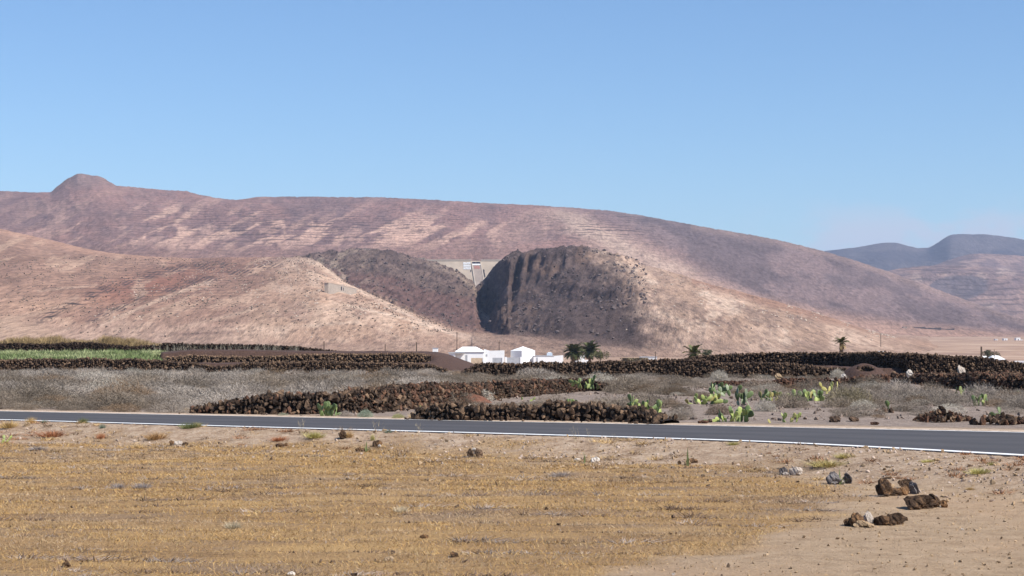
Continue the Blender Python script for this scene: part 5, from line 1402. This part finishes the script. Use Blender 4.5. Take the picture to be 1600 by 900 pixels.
# prickly pears: every pad a part
def pad_mesh(mat):
    bm = bmesh.new(); bmesh.ops.create_uvsphere(bm, u_segments=10, v_segments=7, radius=1.0)
    for v in bm.verts:
        x, y, z = v.co; zz = (z + 1) / 2
        w = .27 * (.55 + .6 * zz) if z < .9 else .30
        v.co = (x * w * 1.05, y * .06, zz)
    return bm_mesh('pad', bm, mat, True)
PAD_ME = {k: pad_mesh(m) for k, m in M_PAD.items()}
def cactus(label, px, py, w, h, mix, seed, n, pad=.30, D=None, group='prickly pear cacti beyond the road'):
    r = np.random.default_rng(seed); c = ground_at(px, py) if D is None else at(px, py, D); m = c.y / F
    t = thing('prickly_pear', label, 'cactus', c, 0, group)
    W, H = w * m, h * m
    keys = list(mix.keys()); pr = np.array(list(mix.values())); pr = pr / pr.sum()
    todo = []; made = 0
    n = int(n * 1.3)
    base = max(1, n // 3)
    for i in range(base):
        x = (-.5 + (i + .5) / base) * W * .85
        todo.append((Vector((x, r.uniform(-.3, .5) * W * .35, -.03)), Euler((r.normal() * .3, x / max(W, .1) * 1.3 + r.normal() * .35, r.uniform(-1.3, 1.3))), 0))
    while todo and made < n:
        p, e, lv = todo.pop(0)
        s = pad * r.uniform(.75, 1.1)
        if p.z + s * .7 > H * 1.05 and lv > 0: continue
        obj('pad', PAD_ME[keys[r.choice(len(keys), p=pr)]], t, p, e, (s * 1.15, s, s)); made += 1
        up = e.to_matrix()
        for _ in range(r.integers(1, 4)):
            u = r.uniform(-.8, .8)
            q = p + up @ Vector((u * .3 * s, 0, s * (.92 - .25 * abs(u))))
            todo.append((q, Euler((e.x * .6 + r.normal() * .3, e.y * .8 + u * 1.1 + r.normal() * .4, e.z + r.normal() * .5)), lv + 1))
        if not todo and made < n:
            todo.append((Vector((r.uniform(-.4, .4) * W, r.uniform(-.2, .4) * W, -.03)), Euler((r.normal() * .3, r.normal() * .5, r.uniform(-1, 1))), 0))
    return t
G_, L_, Y_, S_ = 'green', 'lime', 'yellow', 'grey'
cactus('bright green cactus at the foot of the long slanting wall by the road', 512, 650, 30, 22, {G_: 5, L_: 1}, 1, 16, .20)
cactus('yellow-green cactus at the right end of the slanting wall', 911, 606, 20, 16, {L_: 3, G_: 1}, 2, 10, .24, D=67)
cactus('dark green cactus standing above the right end of the slanting wall', 928, 607, 16, 19, {G_: 1}, 3, 9, .26, D=68)
cactus('dark thin cactus behind the roadside wall', 891, 642, 24, 20, {G_: 3, L_: 1}, 4, 11, .20)
cactus('wide fresh green cactus right of the roadside wall', 1008, 645, 52, 26, {L_: 3, G_: 3}, 5, 30, .21)
cactus('wide yellow-green cactus, left of the cactus cluster at right', 1104, 632, 48, 22, {L_: 4, Y_: 1, G_: 1}, 6, 28, .23)
cactus('dark green cactus behind the wide yellow-green one', 1122, 616, 24, 16, {G_: 1}, 7, 10, .25, D=61)
cactus('pale grey-green cactus in the middle of the cluster', 1141, 618, 28, 17, {S_: 1, G_: 1}, 8, 8, .25, D=60)
cactus('tall dark leaning cactus nearest the road at right', 1147, 659, 52, 42, {G_: 4, L_: 2}, 9, 26, .23)
cactus('tall narrow green cactus behind the nearest leaning one', 1163, 633, 22, 28, {G_: 3, S_: 1}, 10, 13, .26)
cactus('green and yellow cactus left of the grey-brown bush', 1205, 628, 36, 22, {G_: 2, L_: 1, Y_: 1}, 11, 16, .22, D=58)
cactus('largest cactus, lime pads against the low rust-brown wall', 1265, 630, 54, 38, {L_: 3, G_: 3, Y_: 1}, 12, 34, .26, D=57)
cactus('yellow-padded cactus at the right of the largest one', 1298, 615, 24, 16, {Y_: 3, L_: 2}, 13, 9, .26, D=62)
cactus('low yellow cactus of two pads at the far roadside', 1205, 661, 16, 9, {Y_: 1}, 14, 4, .15)
cactus('spindly yellow-green cactus at the far roadside right of the low yellow one', 1236, 660, 26, 14, {Y_: 1, L_: 2}, 15, 8, .16)
cactus('small bright cactus with one dark pad below the right grey bushes', 1533, 634, 28, 18, {L_: 2, G_: 2}, 16, 11, .22)
cactus('dark green cactus against the rubble band at right', 1508, 618, 28, 16, {G_: 3, L_: 1}, 17, 12, .22, D=66)
cactus('single lime pads left of the widest pale bush', 1386, 626, 14, 9, {L_: 1}, 18, 3, .22)
cactus('thin dark young cactus above the little stone pile', 1389, 642, 7, 14, {G_: 1}, 19, 4, .18)
cactus('lone upright green cactus stem by the right rubble heap', 1544, 653, 6, 16, {G_: 1, L_: 1}, 20, 3, .24)
cactus('cactus cut by the right edge of the scene', 1597, 623, 16, 14, {G_: 2, L_: 1}, 21, 7, .22)
cactus('pale lime cactus low behind the roadside wall', 796, 636, 16, 7, {L_: 1, Y_: 1}, 22, 5, .18)
cactus('small lime cactus low below the slanting wall', 822, 627, 24, 7, {L_: 1}, 23, 6, .18)
cactus('little yellow-green cactus at the left end of the roadside wall', 659, 640, 12, 7, {L_: 1}, 24, 4, .16)
cactus('grey-green cactus at the left frame edge on the verge', 3, 692, 18, 18, {L_: 1}, 25, 7, .13, group='cacti on the near verge')

# spiky seedlings guarded by stones
M_AGAVE = simple('spiky_leaf', (.17, .19, .075), .3, 12, .6)
def spike(label, px, py, h, n, seed, spread=.16, name='spiky_seedling'):
    r = np.random.default_rng(seed); c = ground_at(px, py); m = c.y / F
    t = thing(name, label, 'young plant', c, 0, 'spiky seedlings among their stones')
    H = h * m
    for i in range(n):
        a = r.uniform(0, 6.28); l = H * (1 if i == 0 else r.uniform(.4, .8)); w = .016 + .012 * (i == 0)
        bm = bmesh.new()
        segs = 4
        rings = []
        for k in range(segs + 1):
            q = k / segs; ww = w * (1.15 - q) if k < segs else .001
            rings.append([bm.verts.new((ww * math.cos(b), ww * .45 * math.sin(b) + q * q * l * .05, q * l)) for b in (0, 2.1, 4.2)])
        for k in range(segs):
            for b in range(3): bm.faces.new((rings[k][b], rings[k][(b + 1) % 3], rings[k + 1][(b + 1) % 3], rings[k + 1][b]))
        obj('leaf', bm_mesh('leaf', bm, M_AGAVE), t, (0, 0, -.01), (r.normal() * spread * (i > 0), r.normal() * spread * 1.3 * (i > 0) + (.02 if i == 0 else 0), a))
    return t
spike('tallest spiky seedling at the field edge, with a tan rock at its foot', 1075, 728, 30, 5, 1)
spike('small spiky seedling standing between two white stones', 913, 724, 20, 5, 2)
spike('spiky green seedling between dark rocks beside the dirt track', 1312, 757, 26, 7, 3, .3)
spike('crossed grey stems beside the brown flat rock at the field edge', 572, 706, 18, 4, 4, .35)

# palms
def frond_mesh(seed, n=26):
    r = np.random.default_rng(seed); V = []; T = []
    def tri(a, b, c):
        i = len(V); V.extend([a, b, c]); T.append((i, i + 1, i + 2))
    def spine(q): return np.array([q, 0, .42 * q - .62 * q * q])
    for k in range(8):
        a, b = spine(k / 8), spine((k + 1) / 8); w = .03 * (1 - k / 9)
        tri(a + (0, w, 0), a - (0, w, 0), b); tri(a + (0, w, .0), b, b + (0, w * .8, 0))
    for k in range(n):
        q = .12 + .88 * k / n; p = spine(q); l = .30 * math.sin(min(1, (1.08 - q) * 1.5) * 1.5) + .05
        for s in (-1, 1):
            tip = p + np.array([l * .75, s * l * r.uniform(.6, .9), .10 * l - r.uniform(.1, .5) * l])
            tri(p - (.05, 0, 0), p + (.05, 0, 0), tip)
    return np.array(V), np.array(T)
M_FROND = simple('palm_frond', (.105, .115, .042), .35, 2.0, .6, 0, True)
M_FROND_DRY = simple('dry_palm_frond', (.30, .21, .10), .3, 2.0, .9, 0, True)
M_TRUNK = simple('palm_trunk', (.16, .11, .075), .45, 9.0, .95, .04)
FR = [mesh_np('frond', *frond_mesh(i), M_FROND) for i in range(3)]
FR_DRY = mesh_np('frond', *frond_mesh(9), M_FROND_DRY)
def palm(label, px, D, ytop, ycrown, wpx, n, zb=None, dry=3, seed=0, group='palms behind the stone walls', droop=105, girth=.13, name='palm_tree'):
    r = np.random.default_rng(seed); x = xpx(px, D)
    z0 = float(gz(x, D)) if zb is None else zb
    zc = zpy(ycrown, D); L = wpx / F * D / 2 * 1.05; H = zc - z0
    t = thing(name, label, 'palm', (x, D, z0), 0, group)
    bm = bmesh.new(); rr = max(.16, L * girth); rings = []
    N = 14
    for k in range(N + 1):
        q = k / N; a0 = rr * (1.15 - .25 * q) * (1.12 if k % 2 else .95)
        rings.append([bm.verts.new((a0 * math.cos(b) + .05 * L * q * q, a0 * math.sin(b), H * q)) for b in np.linspace(0, 6.283, 10)[:-1]])
    for k in range(N):
        for b in range(9): bm.faces.new((rings[k][b], rings[k][(b + 1) % 9], rings[k + 1][(b + 1) % 9], rings[k + 1][b]))
    bm.faces.new(rings[-1])
    obj('trunk', bm_mesh('trunk', bm, M_TRUNK), t)
    for i in range(n):
        q = (i + .5) / n; el = math.radians(80) - q * math.radians(droop) + r.normal() * .1
        a = i * 2.399 + r.normal() * .2
        s = L * r.uniform(.85, 1.1)
        obj('frond', FR[i % 3], t, (.05 * L, 0, H), (0, -el + .3, a), (s, s, s))
    for i in range(dry):
        a = r.uniform(0, 6.28); s = L * r.uniform(.7, .95)
        obj('frond', FR_DRY, t, (.05 * L, 0, H - .05), (0, .9 + r.normal() * .15, a), (s, s, s * .8))['label'] = 'withered brown frond hanging by the trunk'
    return t
palm('lone palm with a short bare trunk on the skyline at right', 1314, 190, 523, 535, 25, 17, None, 8, 1, droop=72, girth=.24)
palm('full round palm, left of the pair right of the white houses', 896, 470, 538, 550, 33, 70, None, 6, 2)
palm('full round palm, right of the pair and slightly taller', 921, 478, 535, 547.5, 32, 70, None, 6, 3)
palm('low spreading palm whose fronds rise just above the wall', 1082, 215, 542, 552.5, 34, 24, None, 2, 4)
def tree(label, px, D, ytop, ybot, wpx, tint, seed, trunk_h=.3):
    r = np.random.default_rng(seed); x = xpx(px, D); z0 = float(gz(x, D)); zt = zpy(ytop, D); H = zt - z0; W = wpx / F * D / 2
    t = thing('leafy_tree', label, 'tree', (x, D, z0), 0, 'small trees behind the stone walls')
    bm = bmesh.new(); bmesh.ops.create_cone(bm, cap_ends=True, segments=7, radius1=.16, radius2=.07, depth=H * .8, matrix=Matrix.Translation((0, 0, H * .4)))
    for k in range(4):
        a = k * 1.6; m = Matrix.Translation((0, 0, H * .55)) @ Matrix.Rotation(a, 4, 'Z') @ Matrix.Rotation(.7, 4, 'Y') @ Matrix.Translation((0, 0, H * .17))
        bmesh.ops.create_cone(bm, cap_ends=False, segments=5, radius1=.06, radius2=.02, depth=H * .36, matrix=m)
    obj('trunk', bm_mesh('trunk', bm, M_WOOD), t)
    n = 1300
    cc = r.normal(size=(16, 3)) * np.array([W * .45, W * .45, H * .14]) + np.array([0, 0, H * .74])
    B = cc[r.integers(0, 16, n)] + r.normal(size=(n, 3)) * np.array([W, W, W]) * .19
    dv = r.normal(size=(n, 3)); dv /= np.linalg.norm(dv, axis=1)[:, None]
    V, T = tris(B, dv, W * .22 * r.uniform(.5, 1.3, n), W * .10 * r.uniform(.6, 1.4, n), r)
    V[:, 2] = np.minimum(V[:, 2], H)
    obj('crown', plant_mesh('crown', V, T, tint, seed, .4), t)
tree('thin brown-green tree beside the right palm of the pair', 938, 465, 548, 566, 22, (.13, .125, .06), 1)
tree('dark round bush-like tree right of the low spreading palm', 1104, 225, 546, 556, 22, (.095, .105, .065), 2)
tree('small dark tree above the white cottage', 1545, 440, 546.5, 560, 20, (.11, .105, .06), 3)
tree('sparse brown tree behind the wall between the palms and the long white building', 985, 470, 559, 567, 40, (.19, .15, .09), 4)

# green crop behind the long left wall
def crop():
    r = np.random.default_rng(71); n = 1150
    D = 113.5 + 32.5 * r.random(n) ** 1.2; px = r.uniform(-110, 262, n)
    keep = (px < 250 - (D - 113) * .0 + r.normal(size=n) * 8)
    D, px = D[keep], px[keep]; n = len(D)
    z = np.interp(D, [113, 150], [.74, 1.26])
    P = np.c_[xpx(px, D), D, z]
    S = r.uniform(.22, .50, n)
    hue = fbm(px * .03, D * .2, 3, 72)
    C = lerp((.18, .225, .09), (.36, .385, .19), sstep(.4, .62, hue)) * r.uniform(.6, 1.3, (n, 1))
    K = r.integers(0, 4, n)
    V, T, TI = replicate([tuft(580 + i, 30, .6, 1.0, .15, .7) for i in range(4)], K, P, rotz(r.uniform(0, 6.28, n)), np.c_[S, S, S], C)
    tag(obj('green_crop', mesh_np('green_crop', V, T, M_VEG, False, {'tint': TI})), kind='stuff')
crop()
def tall_dry():
    r = np.random.default_rng(73); n = 900
    D = r.uniform(150.8, 153.5, n); px = r.uniform(-110, 272, n)
    z = zpy(551, 150) + 0 * D
    hgt = np.interp(px, [-110, 0, 60, 120, 165, 200, 270], [1.5, 1.55, 1.75, 1.35, 1.85, 1.45, 1.0]) * (.75 + .5 * fbm(px * .05, px * 0, 3, 74))
    P = np.c_[xpx(px, D), D, z]; C = np.array((.33, .235, .12))[None] * r.uniform(.7, 1.3, (n, 1))
    V, T, TI = replicate([upright_stalks(590 + i, 30, .035) for i in range(4)], r.integers(0, 4, n), P, rotz(r.uniform(0, 6.28, n)), np.c_[hgt * .55, hgt * .55, hgt * .72], C)
    tag(obj('tall_dry_grass', mesh_np('tall_dry_grass', V, T, M_VEG, False, {'tint': TI})), kind='stuff')
    # thinner grey weeds in front of the back wall and the mound
    n = 130; px = r.uniform(240, 470, n); D = r.uniform(144, 149, n)
    P = np.c_[xpx(px, D), D, np.full(n, 1.25)]; h = r.uniform(.5, 1.1, n)
    V, T, TI = replicate([upright_stalks(595 + i, 14, .03) for i in range(3)], r.integers(0, 3, n), P, rotz(r.uniform(0, 6.28, n)), np.c_[h * .4, h * .4, h * .6], np.tile((.40, .36, .27), (n, 1)))
    tag(obj('thin_weeds', mesh_np('thin_weeds', V, T, M_VEG, False, {'tint': TI})), kind='stuff')
tall_dry()

# straw stubble of the near field
def stubble():
    r = np.random.default_rng(81); N = 760000
    Y = 14.5 + (43 - 14.5) * r.random(N) ** .8
    X = r.uniform(-.33, .33, N) * Y
    dn = d_near(X, Y); w = straw(X, Y)
    rc = row_coord(X, Y); fr = rc - np.floor(rc)
    rowd = .12 + .88 * sstep(.1, .35, np.abs(fr - .5) * 2 + .5 * (fbm(X * .5, Y * 1.2, 3, 82) - .5))
    patch = .4 + .9 * sstep(.34, .58, fbm(X * .45, Y * .9, 3, 83))
    outside = .07 * sstep(.36, .62, fbm(X * 1.1, Y * 1.1, 3, 84))
    p = np.clip(w * rowd * patch, 0, 1) + outside
    k = (dn > .25) & (r.random(N) < p * .82)
    X, Y, w = X[k], Y[k], w[k]; n = len(X)
    Zg = gz(X, Y)
    B = np.c_[X, Y, Zg - .005]
    dv = np.c_[r.normal(size=(n, 2)) * .75, np.ones(n) * .8]; dv /= np.linalg.norm(dv, axis=1)[:, None]
    L = r.uniform(.022, .068, n) * (.7 + .5 * w); W = .0058 * r.uniform(.6, 1.6, n) * (Y / 22)
    V, T = tris(B, dv, L, W, r, .25)
    u = r.random(n); q = fbm(X * .6, Y * 1.0, 3, 85)
    c = np.where((u < .62)[:, None], np.array((.475, .295, .115)), np.where((u < .80)[:, None], np.array((.51, .37, .18)), np.where((u < .92)[:, None], np.array((.24, .145, .08)), np.array((.33, .27, .225)))))
    gq = sstep(.52, .66, q)[:, None] * .5
    c = c * (1 - gq) + np.array((.36, .28, .215)) * gq
    c = c * r.uniform(.84, 1.16, (n, 1))
    tag(obj('straw_stubble', mesh_np('straw_stubble', V, T, M_VEG, False, {'tint': np.repeat(c, 3, 0)})), kind='stuff')
    print('stubble', n)
stubble()
def low_growth():
    r = np.random.default_rng(88)
    N = 9000; Y = r.uniform(23, 44, N); X = r.uniform(-.33, .33, N) * Y; d = d_near(X, Y)
    k = (d > .3) & (r.random(N) < sstep(7, 1, d) * (.10 + .5 * sstep(.45, .62, fbm(X * .5, Y * .7, 3, 89))) * .35)
    X, Y = X[k], Y[k]; n = len(X)
    S = r.uniform(.05, .17, n); q = fbm(X * .35, Y * .35, 2, 90)
    C = np.where((q > .55)[:, None], np.array((.33, .17, .09)), np.where((r.random(n) < .5)[:, None], np.array((.47, .32, .15)), np.array((.27, .19, .125)))) * r.uniform(.7, 1.2, (n, 1))
    V, T, TI = replicate([tuft(610 + i, 40, .7, 1.0, .06, .9) for i in range(4)], r.integers(0, 4, n), np.c_[X, Y, gz(X, Y)], rotz(r.uniform(0, 6.28, n)), np.c_[S * 1.7, S * 1.5, S * .8], C)
    tag(obj('verge_weeds', mesh_np('verge_weeds', V, T, M_VEG, False, {'tint': TI})), kind='stuff')
    N = 16000; Y = r.uniform(14.5, 40, N); X = r.uniform(-.33, .33, N) * Y
    rc = row_coord(X, Y) % 1
    k = (d_near(X, Y) > 2) & (r.random(N) < straw(X, Y) * ((np.abs(rc - .5) < .16) * .30 + .03) * sstep(.40, .60, fbm(X * .35, Y * .8, 3, 96)))
    X, Y = X[k], Y[k]; n = len(X); S = r.uniform(.05, .15, n)
    C = np.where((r.random(n) < .6)[:, None], np.array((.20, .135, .095)), np.array((.33, .265, .22))) * r.uniform(.65, 1.2, (n, 1))
    V, T, TI = replicate([tuft(620 + i, 34, .8, 1.0, .07, 1.1) for i in range(4)], r.integers(0, 4, n), np.c_[X, Y, gz(X, Y)], rotz(r.normal(size=n) * .3), np.c_[S * 2.4, S * 1.2, S * .7], C)
    tag(obj('dead_weeds', mesh_np('dead_weeds', V, T, M_VEG, False, {'tint': TI})), kind='stuff')
low_growth()
# clods, pebbles and gravel
def pebbles(name, n, seed, mat, y0, y1, smin, smax, dens, half=.33):
    r = np.random.default_rng(seed)
    Y = y0 + (y1 - y0) * r.random(n * 4); X = r.uniform(-half, half, n * 4) * Y
    k = r.random(n * 4) < dens(X, Y); X, Y = X[k][:n], Y[k][:n]; m = len(X)
    S = smin + (smax - smin) * r.random(m) ** 3
    P = np.c_[X, Y, gz(X, Y) + S * .12]
    V, T, _ = replicate(STONES[:6], r.integers(0, 6, m), P, rots(m, r), S[:, None] * np.c_[r.uniform(.8, 1.4, m), r.uniform(.8, 1.2, m), r.uniform(.5, .8, m)])
    tag(obj(name, mesh_np(name, V, T, mat)), kind='stuff')
vg = lambda X, Y: ((d_near(X, Y) > .03) * sstep(6.5, 1.0, d_near(X, Y)) * (.25 + .75 * sstep(.4, .6, fbm(X * .9, Y * .9, 3, 86))))
pebbles('verge_gravel', 5200, 91, simple('pale_gravel', (.42, .325, .26), .35, 9), 24, 44, .012, .085, vg)
pebbles('brown_gravel', 3800, 92, M_TAN_ROCK, 22, 44, .015, .11, vg)
tr = lambda X, Y: ((d_near(X, Y) > .6) * (1 - straw(X, Y)) * .5)
pebbles('track_gravel', 3800, 93, M_TAN_ROCK, 15, 36, .01, .06, tr)
rc_ = lambda X, Y: straw(X, Y) * (np.abs(row_coord(X, Y) % 1 - .5) < .28) * sstep(.45, .6, fbm(X * .6, Y * .9, 3, 87))
pebbles('dark_clods', 1900, 94, simple('dark_clod', (.115, .075, .05), .4, 20), 14.5, 38, .02, .085, rc_)
pebbles('scrub_gravel', 4200, 95, simple('scrub_stone', (.20, .15, .12), .5, 9), 44, 80, .03, .20, lambda X, Y: (d_far(X, Y) > .5) * (.25 + .75 * (X > 3)))

# ------------------------------------------------------------------ haze
bm = box_bm(-9800, 9800, -400, 12300, -16, 620)
bmesh.ops.recalc_face_normals(bm, faces=bm.faces[:])
hm = bpy.data.materials.new('haze_air'); hm.use_nodes = True
hn = hm.node_tree; hn.nodes.clear()
ho = hn.nodes.new('ShaderNodeOutputMaterial'); hv_ = hn.nodes.new('ShaderNodeVolumePrincipled')
hv_.inputs['Color'].default_value = (0.60, 0.73, 1.0, 1)
hv_.inputs['Density'].default_value = 0.000056
hv_.inputs['Anisotropy'].default_value = 0.0
hn.links.new(hv_.outputs[0], ho.inputs['Volume'])
tag(obj('haze', bm_mesh('haze', bm, hm)), kind='stuff')
